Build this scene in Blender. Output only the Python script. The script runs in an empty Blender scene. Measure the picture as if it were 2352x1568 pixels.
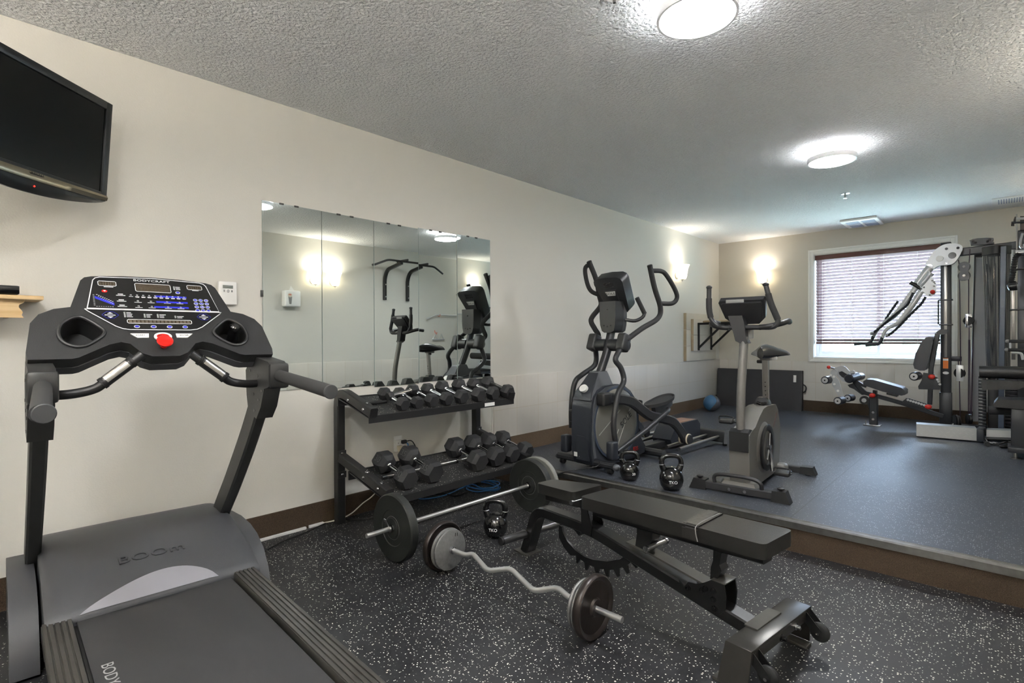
# Basement gym: a lower rubber floor and a raised platform, left wall x=0, back wall y=8.49. Metres, z=0 on the lower floor.
import bpy, bmesh, math, random
from mathutils import Vector as V, Matrix
PI = math.pi
S = bpy.context.scene
C = S.collection
random.seed(7)
ZP, ZC, YB, XR = .176, 2.727, 8.491, 4.16   # platform, ceiling, back wall, right wall

# ---------------------------------------------------------------- materials
def lin(c):
    return tuple(((x / 255 + .055) / 1.055) ** 2.4 if x > 10 else x / 255 / 12.92 for x in c) + (1,)
MATS = {}
def mat(name, col, rough=.5, metal=0, bump=0, bscale=200, spec=.5, emit=None, estr=0, trans=0, coat=0, mott=0, mscale=6, alpha=1):
    if name in MATS: return MATS[name]
    m = bpy.data.materials.new(name); m.use_nodes = True
    nt = m.node_tree; b = nt.nodes['Principled BSDF']
    c = lin(col)
    b.inputs['Base Color'].default_value = c
    b.inputs['Roughness'].default_value = rough
    b.inputs['Metallic'].default_value = metal
    b.inputs['Specular IOR Level'].default_value = spec
    b.inputs['Coat Weight'].default_value = coat
    b.inputs['Alpha'].default_value = alpha
    if trans: b.inputs['Transmission Weight'].default_value = trans
    if emit:
        b.inputs['Emission Color'].default_value = lin(emit); b.inputs['Emission Strength'].default_value = estr
    tc = nt.nodes.new('ShaderNodeTexCoord')
    if mott:
        n = nt.nodes.new('ShaderNodeTexNoise'); n.inputs['Scale'].default_value = mscale; n.inputs['Detail'].default_value = 5
        nt.links.new(tc.outputs['Object'], n.inputs['Vector'])
        r = nt.nodes.new('ShaderNodeMapRange'); r.inputs[1].default_value = .3; r.inputs[2].default_value = .7
        r.inputs[3].default_value = 1 - mott; r.inputs[4].default_value = 1 + mott
        nt.links.new(n.outputs['Fac'], r.inputs[0])
        x = nt.nodes.new('ShaderNodeVectorMath'); x.operation = 'SCALE'; x.inputs[0].default_value = c[:3]
        nt.links.new(r.outputs[0], x.inputs['Scale']); nt.links.new(x.outputs[0], b.inputs['Base Color'])
    if bump:
        n = nt.nodes.new('ShaderNodeTexNoise'); n.inputs['Scale'].default_value = bscale; n.inputs['Detail'].default_value = 3
        nt.links.new(tc.outputs['Object'], n.inputs['Vector'])
        u = nt.nodes.new('ShaderNodeBump'); u.inputs['Strength'].default_value = bump; u.inputs['Distance'].default_value = .004
        nt.links.new(n.outputs['Fac'], u.inputs['Height']); nt.links.new(u.outputs[0], b.inputs['Normal'])
    MATS[name] = m
    return m

def rubber_floor(name, base, fleck, dens, scale=95, rough=.5, seamx=(), seamy=()):
    m = bpy.data.materials.new(name); m.use_nodes = True
    nt = m.node_tree; N = nt.nodes; L = nt.links; b = N['Principled BSDF']
    g = N.new('ShaderNodeNewGeometry')
    no = N.new('ShaderNodeTexNoise'); no.inputs['Scale'].default_value = 260; L.new(g.outputs['Position'], no.inputs['Vector'])
    ad = N.new('ShaderNodeVectorMath'); ad.operation = 'MULTIPLY_ADD'
    L.new(no.outputs['Color'], ad.inputs[0]); ad.inputs[1].default_value = (.006,) * 3; L.new(g.outputs['Position'], ad.inputs[2])
    v = N.new('ShaderNodeTexVoronoi'); v.inputs['Scale'].default_value = scale; v.inputs['Randomness'].default_value = 1
    L.new(ad.outputs[0], v.inputs['Vector'])
    sep = N.new('ShaderNodeSeparateColor'); L.new(v.outputs['Color'], sep.inputs[0])
    lt = N.new('ShaderNodeMath'); lt.operation = 'LESS_THAN'; L.new(sep.outputs[0], lt.inputs[0])
    # density drifts slowly over the mats
    big = N.new('ShaderNodeTexNoise'); big.inputs['Scale'].default_value = 1.1; big.inputs['Detail'].default_value = 2
    L.new(g.outputs['Position'], big.inputs['Vector'])
    mr = N.new('ShaderNodeMapRange'); mr.inputs[1].default_value = .35; mr.inputs[2].default_value = .65
    mr.inputs[3].default_value = dens[0]; mr.inputs[4].default_value = dens[1]
    L.new(big.outputs['Fac'], mr.inputs[0]); L.new(mr.outputs[0], lt.inputs[1])
    sz = N.new('ShaderNodeMath'); sz.operation = 'MULTIPLY_ADD'; L.new(sep.outputs[1], sz.inputs[0]); sz.inputs[1].default_value = .22; sz.inputs[2].default_value = .14
    dl = N.new('ShaderNodeMath'); dl.operation = 'LESS_THAN'; L.new(v.outputs['Distance'], dl.inputs[0]); L.new(sz.outputs[0], dl.inputs[1])
    mu = N.new('ShaderNodeMath'); mu.operation = 'MULTIPLY'; L.new(lt.outputs[0], mu.inputs[0]); L.new(dl.outputs[0], mu.inputs[1])
    mx = N.new('ShaderNodeMix'); mx.data_type = 'RGBA'; L.new(mu.outputs[0], mx.inputs['Factor'])
    mx.inputs[6].default_value = lin(base); mx.inputs[7].default_value = lin(fleck)
    cur = mx.outputs[2]
    sp = N.new('ShaderNodeSeparateXYZ'); L.new(g.outputs['Position'], sp.inputs[0])
    for ax, vals in ((0, seamx), (1, seamy)):
        for s in vals:
            a = N.new('ShaderNodeMath'); a.operation = 'COMPARE'; L.new(sp.outputs[ax], a.inputs[0]); a.inputs[1].default_value = s; a.inputs[2].default_value = .0022
            q = N.new('ShaderNodeMix'); q.data_type = 'RGBA'; L.new(a.outputs[0], q.inputs['Factor']); L.new(cur, q.inputs[6])
            q.inputs[7].default_value = lin((16, 16, 18)); cur = q.outputs[2]
    L.new(cur, b.inputs['Base Color'])
    r2 = N.new('ShaderNodeMapRange'); r2.inputs[3].default_value = rough - .08; r2.inputs[4].default_value = rough + .1
    L.new(big.outputs['Fac'], r2.inputs[0]); L.new(r2.outputs[0], b.inputs['Roughness'])
    fn = N.new('ShaderNodeTexNoise'); fn.inputs['Scale'].default_value = 500; L.new(g.outputs['Position'], fn.inputs['Vector'])
    u = N.new('ShaderNodeBump'); u.inputs['Strength'].default_value = .25; u.inputs['Distance'].default_value = .002
    L.new(fn.outputs['Fac'], u.inputs['Height']); L.new(u.outputs[0], b.inputs['Normal'])
    return m

def tile_mat(name, ax, off, z0):
    m = bpy.data.materials.new(name); m.use_nodes = True
    nt = m.node_tree; N = nt.nodes; L = nt.links; b = N['Principled BSDF']
    g = N.new('ShaderNodeNewGeometry'); sp = N.new('ShaderNodeSeparateXYZ'); L.new(g.outputs['Position'], sp.inputs[0])
    grid = []
    for out, o, step in ((sp.outputs[ax], off, .3075), (sp.outputs[2], z0, .303)):
        a = N.new('ShaderNodeMath'); a.operation = 'SUBTRACT'; L.new(out, a.inputs[0]); a.inputs[1].default_value = o - 50 * step
        d = N.new('ShaderNodeMath'); d.operation = 'DIVIDE'; L.new(a.outputs[0], d.inputs[0]); d.inputs[1].default_value = step
        f = N.new('ShaderNodeMath'); f.operation = 'FRACT'; L.new(d.outputs[0], f.inputs[0])
        fl = N.new('ShaderNodeMath'); fl.operation = 'FLOOR'; L.new(d.outputs[0], fl.inputs[0])
        l = N.new('ShaderNodeMath'); l.operation = 'LESS_THAN'; L.new(f.outputs[0], l.inputs[0]); l.inputs[1].default_value = .013
        grid.append((l, fl))
    mxm = N.new('ShaderNodeMath'); mxm.operation = 'MAXIMUM'; L.new(grid[0][0].outputs[0], mxm.inputs[0]); L.new(grid[1][0].outputs[0], mxm.inputs[1])
    cb = N.new('ShaderNodeCombineXYZ'); L.new(grid[0][1].outputs[0], cb.inputs[0]); L.new(grid[1][1].outputs[0], cb.inputs[1])
    wn = N.new('ShaderNodeTexWhiteNoise'); L.new(cb.outputs[0], wn.inputs['Vector'])
    # faint vertical brushing in each tile
    mp = N.new('ShaderNodeMapping'); mp.inputs['Scale'].default_value = (40, 40, 2.5); L.new(g.outputs['Position'], mp.inputs['Vector'])
    st = N.new('ShaderNodeTexNoise'); st.inputs['Scale'].default_value = 1; L.new(mp.outputs[0], st.inputs['Vector'])
    s1 = N.new('ShaderNodeMath'); s1.operation = 'MULTIPLY_ADD'; L.new(wn.outputs['Value'], s1.inputs[0]); s1.inputs[1].default_value = .06; s1.inputs[2].default_value = .93
    s2 = N.new('ShaderNodeMath'); s2.operation = 'MULTIPLY_ADD'; L.new(st.outputs['Fac'], s2.inputs[0]); s2.inputs[1].default_value = .06; L.new(s1.outputs[0], s2.inputs[2])
    sc = N.new('ShaderNodeVectorMath'); sc.operation = 'SCALE'; sc.inputs[0].default_value = lin((209, 204, 196))[:3]; L.new(s2.outputs[0], sc.inputs['Scale'])
    mx = N.new('ShaderNodeMix'); mx.data_type = 'RGBA'; L.new(mxm.outputs[0], mx.inputs['Factor']); L.new(sc.outputs[0], mx.inputs[6]); mx.inputs[7].default_value = lin((196, 186, 170))
    L.new(mx.outputs[2], b.inputs['Base Color']); b.inputs['Roughness'].default_value = .42
    u = N.new('ShaderNodeBump'); u.invert = True; u.inputs['Strength'].default_value = .4; u.inputs['Distance'].default_value = .002
    L.new(mxm.outputs[0], u.inputs['Height']); L.new(u.outputs[0], b.inputs['Normal'])
    return m

def carpet_mat(name, a, c, scale=380):
    m = bpy.data.materials.new(name); m.use_nodes = True
    nt = m.node_tree; N = nt.nodes; L = nt.links; b = N['Principled BSDF']
    g = N.new('ShaderNodeNewGeometry'); n = N.new('ShaderNodeTexNoise'); n.inputs['Scale'].default_value = scale; n.inputs['Detail'].default_value = 2
    L.new(g.outputs['Position'], n.inputs['Vector'])
    r = N.new('ShaderNodeMapRange'); r.inputs[1].default_value = .35; r.inputs[2].default_value = .65; L.new(n.outputs['Fac'], r.inputs[0])
    mx = N.new('ShaderNodeMix'); mx.data_type = 'RGBA'; L.new(r.outputs[0], mx.inputs['Factor']); mx.inputs[6].default_value = lin(a); mx.inputs[7].default_value = lin(c)
    L.new(mx.outputs[2], b.inputs['Base Color']); b.inputs['Roughness'].default_value = .95; b.inputs['Specular IOR Level'].default_value = .1
    u = N.new('ShaderNodeBump'); u.inputs['Strength'].default_value = .8; u.inputs['Distance'].default_value = .004
    L.new(n.outputs['Fac'], u.inputs['Height']); L.new(u.outputs[0], b.inputs['Normal'])
    return m

def ceiling_mat():
    m = bpy.data.materials.new('textured_ceiling'); m.use_nodes = True
    nt = m.node_tree; N = nt.nodes; L = nt.links; b = N['Principled BSDF']
    b.inputs['Base Color'].default_value = lin((248, 249, 250)); b.inputs['Roughness'].default_value = .9; b.inputs['Specular IOR Level'].default_value = .15
    g = N.new('ShaderNodeNewGeometry')
    n = N.new('ShaderNodeTexNoise'); n.inputs['Scale'].default_value = 55; n.inputs['Detail'].default_value = 4; n.inputs['Roughness'].default_value = .6
    L.new(g.outputs['Position'], n.inputs['Vector'])
    v = N.new('ShaderNodeTexVoronoi'); v.feature = 'SMOOTH_F1'; v.inputs['Scale'].default_value = 70; L.new(g.outputs['Position'], v.inputs['Vector'])
    r = N.new('ShaderNodeMapRange'); r.inputs[1].default_value = .45; r.inputs[2].default_value = .7; L.new(n.outputs['Fac'], r.inputs[0])
    s = N.new('ShaderNodeMath'); s.operation = 'SUBTRACT'; L.new(r.outputs[0], s.inputs[0]); L.new(v.outputs['Distance'], s.inputs[1])
    u = N.new('ShaderNodeBump'); u.inputs['Strength'].default_value = 1; u.inputs['Distance'].default_value = .012
    L.new(s.outputs[0], u.inputs['Height']); L.new(u.outputs[0], b.inputs['Normal'])
    return m

# ---------------------------------------------------------------- geometry helpers
def smooth_path(pts, k=6, closed=False):
    """Catmull-Rom through the points."""
    P = [V(p) for p in pts]
    if k <= 1 or len(P) < 3: return P
    out = []; n = len(P)
    for i in range(n if closed else n - 1):
        p0 = P[i - 1] if (i or closed) else P[0] * 2 - P[1]
        p1, p2 = P[i], P[(i + 1) % n]
        p3 = P[(i + 2) % n] if (i + 2 < n or closed) else P[-1] * 2 - P[-2]
        for j in range(k):
            t = j / k
            out.append(.5 * ((2 * p1) + (p2 - p0) * t + (2 * p0 - 5 * p1 + 4 * p2 - p3) * t * t + (3 * p1 - p0 - 3 * p2 + p3) * t ** 3))
    if not closed: out.append(P[-1])
    return out
def fillet(pts, r, k=5, closed=False):
    """Round the corners of a polyline."""
    P = [V(p) for p in pts]; n = len(P); out = []
    for i in range(n):
        if not closed and i in (0, n - 1): out.append(P[i]); continue
        a, b, c = P[i - 1], P[i], P[(i + 1) % n]
        rr = min(r, (a - b).length * .48, (c - b).length * .48)
        s = b + (a - b).normalized() * rr; e = b + (c - b).normalized() * rr
        for j in range(k + 1):
            t = j / k; out.append(s * (1 - t) ** 2 + b * 2 * t * (1 - t) + e * t * t)
    return out
class G:
    def __init__(g): g.b = bmesh.new()
    def _bev(g, vs, bev, seg=2, ang=.5):
        if bev <= 0: return
        es = {e for v in vs for e in v.link_edges if len(e.link_faces) == 2 and e.calc_face_angle(0) > ang}
        bmesh.ops.bevel(g.b, geom=list(es), offset=bev, segments=seg, affect='EDGES', profile=.5, clamp_overlap=True)
    def box(g, c, s, rz=0, bev=0, R=None, seg=2):
        M = Matrix.Translation(c) @ (R.to_4x4() if R else Matrix.Rotation(rz, 4, 'Z')) @ Matrix.Diagonal((*s, 1))
        r = bmesh.ops.create_cube(g.b, size=1, matrix=M); g._bev(r['verts'], bev, seg); return g
    def bb(g, a, b, bev=0, seg=2):
        return g.box([(x + y) / 2 for x, y in zip(a, b)], [abs(y - x) for x, y in zip(a, b)], bev=bev, seg=seg)
    def rings(g, R, cap=True, closed=False):
        vs = [[g.b.verts.new(p) for p in r] for r in R]; n = len(vs[0])
        for i in range(len(vs) if closed else len(vs) - 1):
            a, b = vs[i], vs[(i + 1) % len(vs)]
            for j in range(n):
                try: g.b.faces.new((a[j], a[(j + 1) % n], b[(j + 1) % n], b[j]))
                except ValueError: pass
        if cap and not closed:
            g.b.faces.new(vs[0][::-1]); g.b.faces.new(vs[-1])
        return g
    def sweep(g, pts, prof, up=(0, 0, 1), closed=False, scale=None):
        P = [V(p) for p in pts]; n = len(P); T = []
        for i in range(n):
            a = P[i - 1] if (i or closed) else P[i]; b = P[(i + 1) % n] if (i < n - 1 or closed) else P[i]
            T.append((b - a).normalized())
        u = V(up); u = (u - T[0] * u.dot(T[0]))
        if u.length < 1e-4: u = V((1, 0, 0)) - T[0] * T[0].x
        if u.length < 1e-4: u = V((0, 1, 0))
        u.normalize(); R = []
        for i in range(n):
            if i:
                ax = T[i - 1].cross(T[i])
                if ax.length > 1e-6: u = Matrix.Rotation(T[i - 1].angle(T[i]), 3, ax.normalized()) @ u
            s = T[i].cross(u).normalized(); k = scale[i] if scale else 1
            R.append([P[i] + s * (x * k) + u * (y * k) for x, y in prof])
        g.rings(R, closed=closed); return g
    def tube(g, pts, r, n=12, k=1, closed=False, fil=0):
        if fil: pts = fillet(pts, fil, 6, closed)
        elif k > 1: pts = smooth_path(pts, k, closed)
        sc = None
        if isinstance(r, (list, tuple)):
            m = len(pts); sc = []
            for i in range(m):
                f = i / (m - 1) * (len(r) - 1); a = min(int(f), len(r) - 2); sc.append(r[a] + (r[a + 1] - r[a]) * (f - a))
            r = 1
        prof = [(r * math.cos(2 * PI * j / n), r * math.sin(2 * PI * j / n)) for j in range(n)]
        return g.sweep(pts, prof, closed=closed, scale=sc)
    def rtube(g, pts, w, h, up=(0, 0, 1), c=.12, k=1, fil=0, scale=None):
        """Rectangular tube, w across and h along up, with eased corners."""
        if fil: pts = fillet(pts, fil, 6)
        elif k > 1: pts = smooth_path(pts, k)
        e = min(w, h) * c; x, y = w / 2, h / 2
        prof = [(x - e, -y), (x, -y + e), (x, y - e), (x - e, y), (-x + e, y), (-x, y - e), (-x, -y + e), (-x + e, -y)]
        return g.sweep(pts, prof, up, scale=scale)
    def cyl(g, a, b, r, n=20, r2=None, bev=0):
        a, b = V(a), V(b); r2 = r if r2 is None else r2
        ch = min(bev, r * .5)
        if ch: 
            d = (b - a).normalized() * ch
            return g.lathe([(0, 0), (r - ch, 0), (r, ch), (r2, (b - a).length - ch), (r2 - ch, (b - a).length), (0, (b - a).length)], a, b - a, n)
        return g.lathe([(0, 0), (r, 0), (r2, (b - a).length), (0, (b - a).length)], a, b - a, n)
    def lathe(g, prof, o=(0, 0, 0), ax=(0, 0, 1), n=24):
        o, ax = V(o), V(ax).normalized(); Q = ax.to_track_quat('Z', 'Y').to_matrix()
        vs = []
        for r, z in prof:
            if r < 1e-6: vs.append([g.b.verts.new(o + Q @ V((0, 0, z)))])
            else: vs.append([g.b.verts.new(o + Q @ V((r * math.cos(2 * PI * j / n), r * math.sin(2 * PI * j / n), z))) for j in range(n)])
        for a, b in zip(vs, vs[1:]):
            for j in range(n):
                q = [a[j % len(a)], a[(j + 1) % len(a)], b[(j + 1) % len(b)], b[j % len(b)]]
                q = [x for i, x in enumerate(q) if x not in q[:i]]
                if len(q) > 2:
                    try: g.b.faces.new(q)
                    except ValueError: pass
        return g
    def prism(g, pts, d, bev=0, seg=2):
        """Extrude a closed loop of 3D points by vector d."""
        d = V(d); a = [g.b.verts.new(p) for p in pts]; b = [g.b.verts.new(V(p) + d) for p in pts]; n = len(a)
        g.b.faces.new(a[::-1]); g.b.faces.new(b)
        for i in range(n): g.b.faces.new((a[i], a[(i + 1) % n], b[(i + 1) % n], b[i]))
        g._bev(a + b, bev, seg); return g
    def sph(g, c, r, sc=(1, 1, 1), n=20, rz=0):
        M = Matrix.Translation(c) @ Matrix.Rotation(rz, 4, 'Z') @ Matrix.Diagonal((*[r * s for s in sc], 1))
        bmesh.ops.create_uvsphere(g.b, u_segments=n, v_segments=n // 2 + 2, radius=1, matrix=M); return g
    def loft(g, secs, bev=0): g.rings(secs); return g
    def mesh(g, vs, fs):
        q = [g.b.verts.new(v) for v in vs]
        for f in fs: g.b.faces.new([q[i] for i in f])
        return g
    def out(g, name, m, parent=None, loc=None, w=True, sharp=35, M=None, sub=0):
        """w: the vertices are in world space; they are moved into the thing's own frame."""
        bmesh.ops.recalc_face_normals(g.b, faces=g.b.faces)
        if w:
            root = parent
            while root is not None and root.parent: root = root.parent
            if root is not None: g.b.transform(FR[root.name].inverted())
            elif loc is not None: g.b.transform(Matrix.Translation(-V(loc)))
        elif M is not None: g.b.transform(M)
        me = bpy.data.meshes.new(name); g.b.to_mesh(me); g.b.free()
        for p in me.polygons: p.use_smooth = True
        me.set_sharp_from_angle(angle=math.radians(sharp))
        if isinstance(m, str): m = MATS[m]
        me.materials.append(m)
        o = bpy.data.objects.new(name, me); C.objects.link(o)
        if parent is not None: o.parent = parent
        elif loc is not None: o.location = loc
        FR[o.name] = Matrix.Translation(loc) if (loc is not None and parent is None) else Matrix.Identity(4)
        if sub:
            s = o.modifiers.new('s', 'SUBSURF'); s.levels = s.render_levels = sub
        return o
FR = {}
def tag(o, label, cat, group=None):
    o['label'] = label; o['category'] = cat
    if group: o['group'] = group
    return o
def thing(name, label, cat, loc=(0, 0, 0), rz=0, group=None, R=None):
    o = bpy.data.objects.new(name, None); o.empty_display_size = .1; C.objects.link(o)
    M = Matrix.Translation(loc) @ (R.to_4x4() if R else Matrix.Rotation(rz, 4, 'Z'))
    o.matrix_world = M; o.location = loc; o.rotation_euler = M.to_euler()
    FR[o.name] = M
    return tag(o, label, cat, group)
def dup(o, loc=None, rot=None, label=None, par=None):
    c = o.copy(); C.objects.link(c); FR[c.name] = FR.get(o.name, Matrix.Identity(4))
    if par is not None: c.parent = par
    if loc is not None: c.location = loc
    if rot is not None: c.rotation_euler = rot
    if label: c['label'] = label
    for ch in [x for x in C.objects if x.parent == o]: dup(ch, par=c)
    return c
def struct(o): o['kind'] = 'structure'; return o
def text(name, body, m, parent, M, size, ext=.0004, align='CENTER', font_scale=(1, 1)):
    """Lettering as thin mesh; M maps x right, y up, z out of the surface into the thing's frame (world)."""
    cu = bpy.data.curves.new(name, 'FONT'); cu.body = body; cu.size = size; cu.extrude = ext; cu.align_x = align; cu.align_y = 'CENTER'; cu.resolution_u = 3
    t = bpy.data.objects.new(name + '_t', cu); me = bpy.data.meshes.new_from_object(t); me.name = name
    bpy.data.objects.remove(t)
    b = bmesh.new(); b.from_mesh(me); b.transform(Matrix.Diagonal((*font_scale, 1, 1)))
    root = parent
    while root.parent: root = root.parent
    b.transform(FR[root.name].inverted() @ M); b.to_mesh(me); b.free()
    me.materials.clear(); me.materials.append(MATS[m] if isinstance(m, str) else m)
    o = bpy.data.objects.new(name, me); C.objects.link(o); o.parent = parent; return o
def frame(o, x, y):
    """Matrix with origin o, x axis along x, y axis along y, z out."""
    x = V(x).normalized(); y = (V(y) - x * x.dot(V(y))).normalized(); z = x.cross(y)
    return Matrix(((x.x, y.x, z.x, o[0]), (x.y, y.y, z.y, o[1]), (x.z, y.z, z.z, o[2]), (0, 0, 0, 1)))

def rounded(pts, r, k=4):
    return [tuple(p) for p in fillet(pts, r, k, True)]
mat('wall_paint', (214, 211, 203), .75, bump=.12, bscale=120, spec=.25)
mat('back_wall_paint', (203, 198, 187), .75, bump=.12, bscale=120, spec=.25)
mat('white_trim', (236, 235, 230), .4)
mat('white_plastic', (232, 231, 228), .35)
mat('black_plastic', (28, 28, 29), .42, bump=.15, bscale=500)
mat('black_gloss', (14, 14, 15), .12, coat=.5)
mat('black_metal', (22, 22, 23), .33, bump=.05, bscale=600)
mat('black_rubber', (19, 19, 20), .6, bump=.12, bscale=400)
mat('charcoal_plastic', (52, 53, 55), .45, bump=.12, bscale=500)
mat('grip_foam', (42, 42, 43), .8, bump=.3, bscale=700)
mat('chrome', (205, 205, 208), .16, 1)
mat('steel', (165, 163, 160), .3, 1)
mat('dark_steel', (120, 120, 122), .3, 1)
mat('vinyl', (26, 26, 27), .36, bump=.3, bscale=260)
mat('red_plastic', (205, 30, 22), .3)
mat('screw', (190, 190, 192), .25, 1)

# ---------------------------------------------------------------- the room
lower = rubber_floor('rubber_floor', (34, 34, 37), (226, 223, 212), (.28, .5), 112, .45, seamx=(2.62,), seamy=())
upper = rubber_floor('platform_rubber', (60, 64, 72), (170, 172, 176), (.06, .55), 118, .34, seamx=(1.22, 2.44), seamy=(5.0, 6.9))
struct(G().bb((-.1, -1.3, -.1), (XR + .1, 3.35, 0)).out('floor', lower))
struct(G().bb((-.1, 3.35, -.1), (XR + .1, YB + .25, ZP)).out('floor', upper))
struct(G().bb((-.1, -1.3, ZC), (XR + .1, YB + .25, ZC + .1)).out('ceiling', ceiling_mat()))
struct(G().bb((-.15, -1.3, 0), (0, YB + .2, ZC)).out('wall_left', 'wall_paint'))
struct(G().bb((XR, -1.3, 0), (XR + .15, YB + .2, ZC)).out('wall_right', 'wall_paint'))
struct(G().bb((-.1, -1.4, 0), (XR + .1, -1.25, ZC)).out('wall_front', 'wall_paint'))
WX0, WX1, WZ0, WZ1 = 1.352, 2.868, .95, 2.405
g = G()
g.bb((-.1, YB, 0), (WX0, YB + .22, ZC)).bb((WX1, YB, 0), (XR + .1, YB + .22, ZC)).bb((WX0, YB, 0), (WX1, YB + .22, WZ0)).bb((WX0, YB, WZ1), (WX1, YB + .22, ZC))
struct(g.out('wall_back', 'back_wall_paint'))
tl = tile_mat('wall_tile_side', 1, 3.985, .587); tb = tile_mat('wall_tile_back', 0, .4517, .587)
struct(G().bb((0, 3.365, .329), (.012, YB, .89), .002).out('trim_1', tl))
struct(G().bb((XR - .012, 3.365, .329), (XR, YB, .89), .002).out('trim_2', tl))
g = G().bb((.012, YB - .012, .329), (XR - .012, YB, .884), .002)
struct(g.out('trim_3', tb))
cb = carpet_mat('brown_carpet', (62, 52, 43), (88, 74, 62)); cbl = carpet_mat('brown_carpet_base', (84, 70, 56), (122, 104, 86), 300)
struct(G().bb((0, -1.25, 0), (.012, 3.35, .15)).out('baseboard_left', cb))
struct(G().bb((0, 3.35, ZP), (.016, YB, .33)).out('baseboard_left', cbl))
struct(G().bb((.016, YB - .016, ZP), (XR, YB, .33)).out('baseboard_back', cb))
struct(G().bb((XR - .016, 3.35, ZP), (XR, YB - .016, .33)).out('baseboard_right', cbl))
struct(G().bb((0, 3.34, 0), (XR, 3.35, ZP - .02)).out('trim_4', cb))
mat('nosing', (150, 149, 147), .3, 1, mott=.12, mscale=30)
g = G()
g.prism([(0, 3.328, .137), (0, 3.34, .137), (0, 3.34, .172), (0, 3.35, ZP + .0005), (0, 3.385, ZP + .0005), (0, 3.385, ZP + .0035), (0, 3.338, ZP + .005), (0, 3.328, ZP - .002)], (XR, 0, 0), .0012, 1)
for i in range(5): g.bb((0, 3.346 + i * .008, ZP + .003), (XR, 3.349 + i * .008, ZP + .0055))
struct(g.out('trim_5', 'nosing'))
# left wall: vertical drywall return where the tile starts
struct(G().bb((0, 3.353, .33), (.006, 3.365, .93)).out('trim_6', 'wall_paint'))

# window: casing, jamb, sliding sashes and panes
W1 = struct(bpy.data.objects.new('window_1', None)); C.objects.link(W1); FR['window_1'] = Matrix.Identity(4)
def casing(g, x0, x1, z0, z1, w, y, d):
    for a, b in (((x0, z0), (x0 + w, z1)), ((x1 - w, z0), (x1, z1)), ((x0 + w, z1 - w), (x1 - w, z1)), ((x0 + w, z0), (x1 - w, z0 + w))):
        g.bb((a[0], y - d, a[1]), (b[0], y, b[1]), .003)
g = G(); casing(g, 1.288, 2.931, .884, 2.472, .068, YB, .016); casing(g, 1.288, 2.931, .884, 2.472, .022, YB - .014, .012); casing(g, 1.31, 2.909, .906, 2.45, .012, YB - .014, .006)
g.out('window_casing', 'white_trim', W1)
g = G(); casing(g, WX0, WX1, WZ0, WZ1, .012, YB + .16, .16); g.out('window_jamb', 'white_trim', W1)
g = G(); casing(g, WX0 + .012, WX1 - .012, WZ0 + .012, WZ1 - .012, .035, YB + .16, .06)
casing(g, WX0 + .047, 2.125, WZ0 + .047, WZ1 - .047, .035, YB + .135, .03); casing(g, 2.085, WX1 - .047, WZ0 + .047, WZ1 - .047, .038, YB + .165, .03)
g.out('window_sash', 'white_plastic', W1)
gl = bpy.data.materials.new('window_glass'); gl.use_nodes = True
nt = gl.node_tree; nt.nodes.clear(); o_ = nt.nodes.new('ShaderNodeOutputMaterial'); t_ = nt.nodes.new('ShaderNodeBsdfTransparent'); q_ = nt.nodes.new('ShaderNodeBsdfGlossy'); q_.inputs['Roughness'].default_value = .02
m_ = nt.nodes.new('ShaderNodeMixShader'); m_.inputs[0].default_value = .06; nt.links.new(t_.outputs[0], m_.inputs[1]); nt.links.new(q_.outputs[0], m_.inputs[2]); nt.links.new(m_.outputs[0], o_.inputs[0])
G().bb((WX0 + .08, YB + .118, WZ0 + .08), (2.092, YB + .122, WZ1 - .08)).out('window_pane', gl, W1)
G().bb((2.12, YB + .148, WZ0 + .083), (WX1 - .083, YB + .152, WZ1 - .083)).out('window_pane', gl, W1)

# blind: brown slats let down over the upper three quarters of the window
mat('blind_wood', (92, 52, 44), .4)
mb = bpy.data.materials.new('blind_slat'); mb.use_nodes = True
b_ = mb.node_tree.nodes['Principled BSDF']; b_.inputs['Base Color'].default_value = lin((140, 118, 120)); b_.inputs['Roughness'].default_value = .3
T = thing('window_blind', 'brown slatted venetian blind lowered over most of the window', 'blind', (2.11, YB + .03, 1.13))
G().bb((WX0 + .02, YB + .004, 2.325), (WX1 - .02, YB + .075, 2.39), .004).out('headrail', 'blind_wood', T)
G().bb((WX0 + .028, YB + .012, 1.138), (WX1 - .028, YB + .062, 1.165), .004).out('bottom_rail', 'blind_wood', T)
g = G(); n = 27
for i in range(n):
    z = 1.19 + i * (2.31 - 1.19) / (n - 1); dz = -.0165
    g.mesh([(WX0 + .028, YB + .014, z - dz), (WX1 - .028, YB + .014, z - dz), (WX1 - .028, YB + .037, z + .002), (WX0 + .028, YB + .037, z + .002), (WX1 - .028, YB + .06, z + dz), (WX0 + .028, YB + .06, z + dz),
            (WX0 + .028, YB + .014, z - dz - .003), (WX1 - .028, YB + .014, z - dz - .003), (WX1 - .028, YB + .037, z - .001), (WX0 + .028, YB + .037, z - .001), (WX1 - .028, YB + .06, z + dz - .003), (WX0 + .028, YB + .06, z + dz - .003)],
           [(0, 1, 2, 3), (3, 2, 4, 5), (7, 6, 9, 8), (8, 9, 11, 10), (0, 6, 7, 1), (5, 4, 10, 11), (0, 3, 9, 6), (3, 5, 11, 9), (1, 7, 8, 2), (2, 8, 10, 4)])
g.out('slats', mb, T)
g = G()
for x in (1.46, 1.82, 2.18, 2.54, 2.80):
    for y in (.012, .061): g.tube([(x, YB + y, 1.15), (x, YB + y, 2.33)], .0016, 6)
g.out('ladder_cord', 'white_plastic', T)
G().tube([(1.405, YB + .006, 2.33), (1.405, YB + .006, 1.32)], .003, 6).cyl((1.405, YB + .006, 1.33), (1.405, YB + .006, 1.28), .007).out('pull_cord', 'blind_wood', T)

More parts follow.
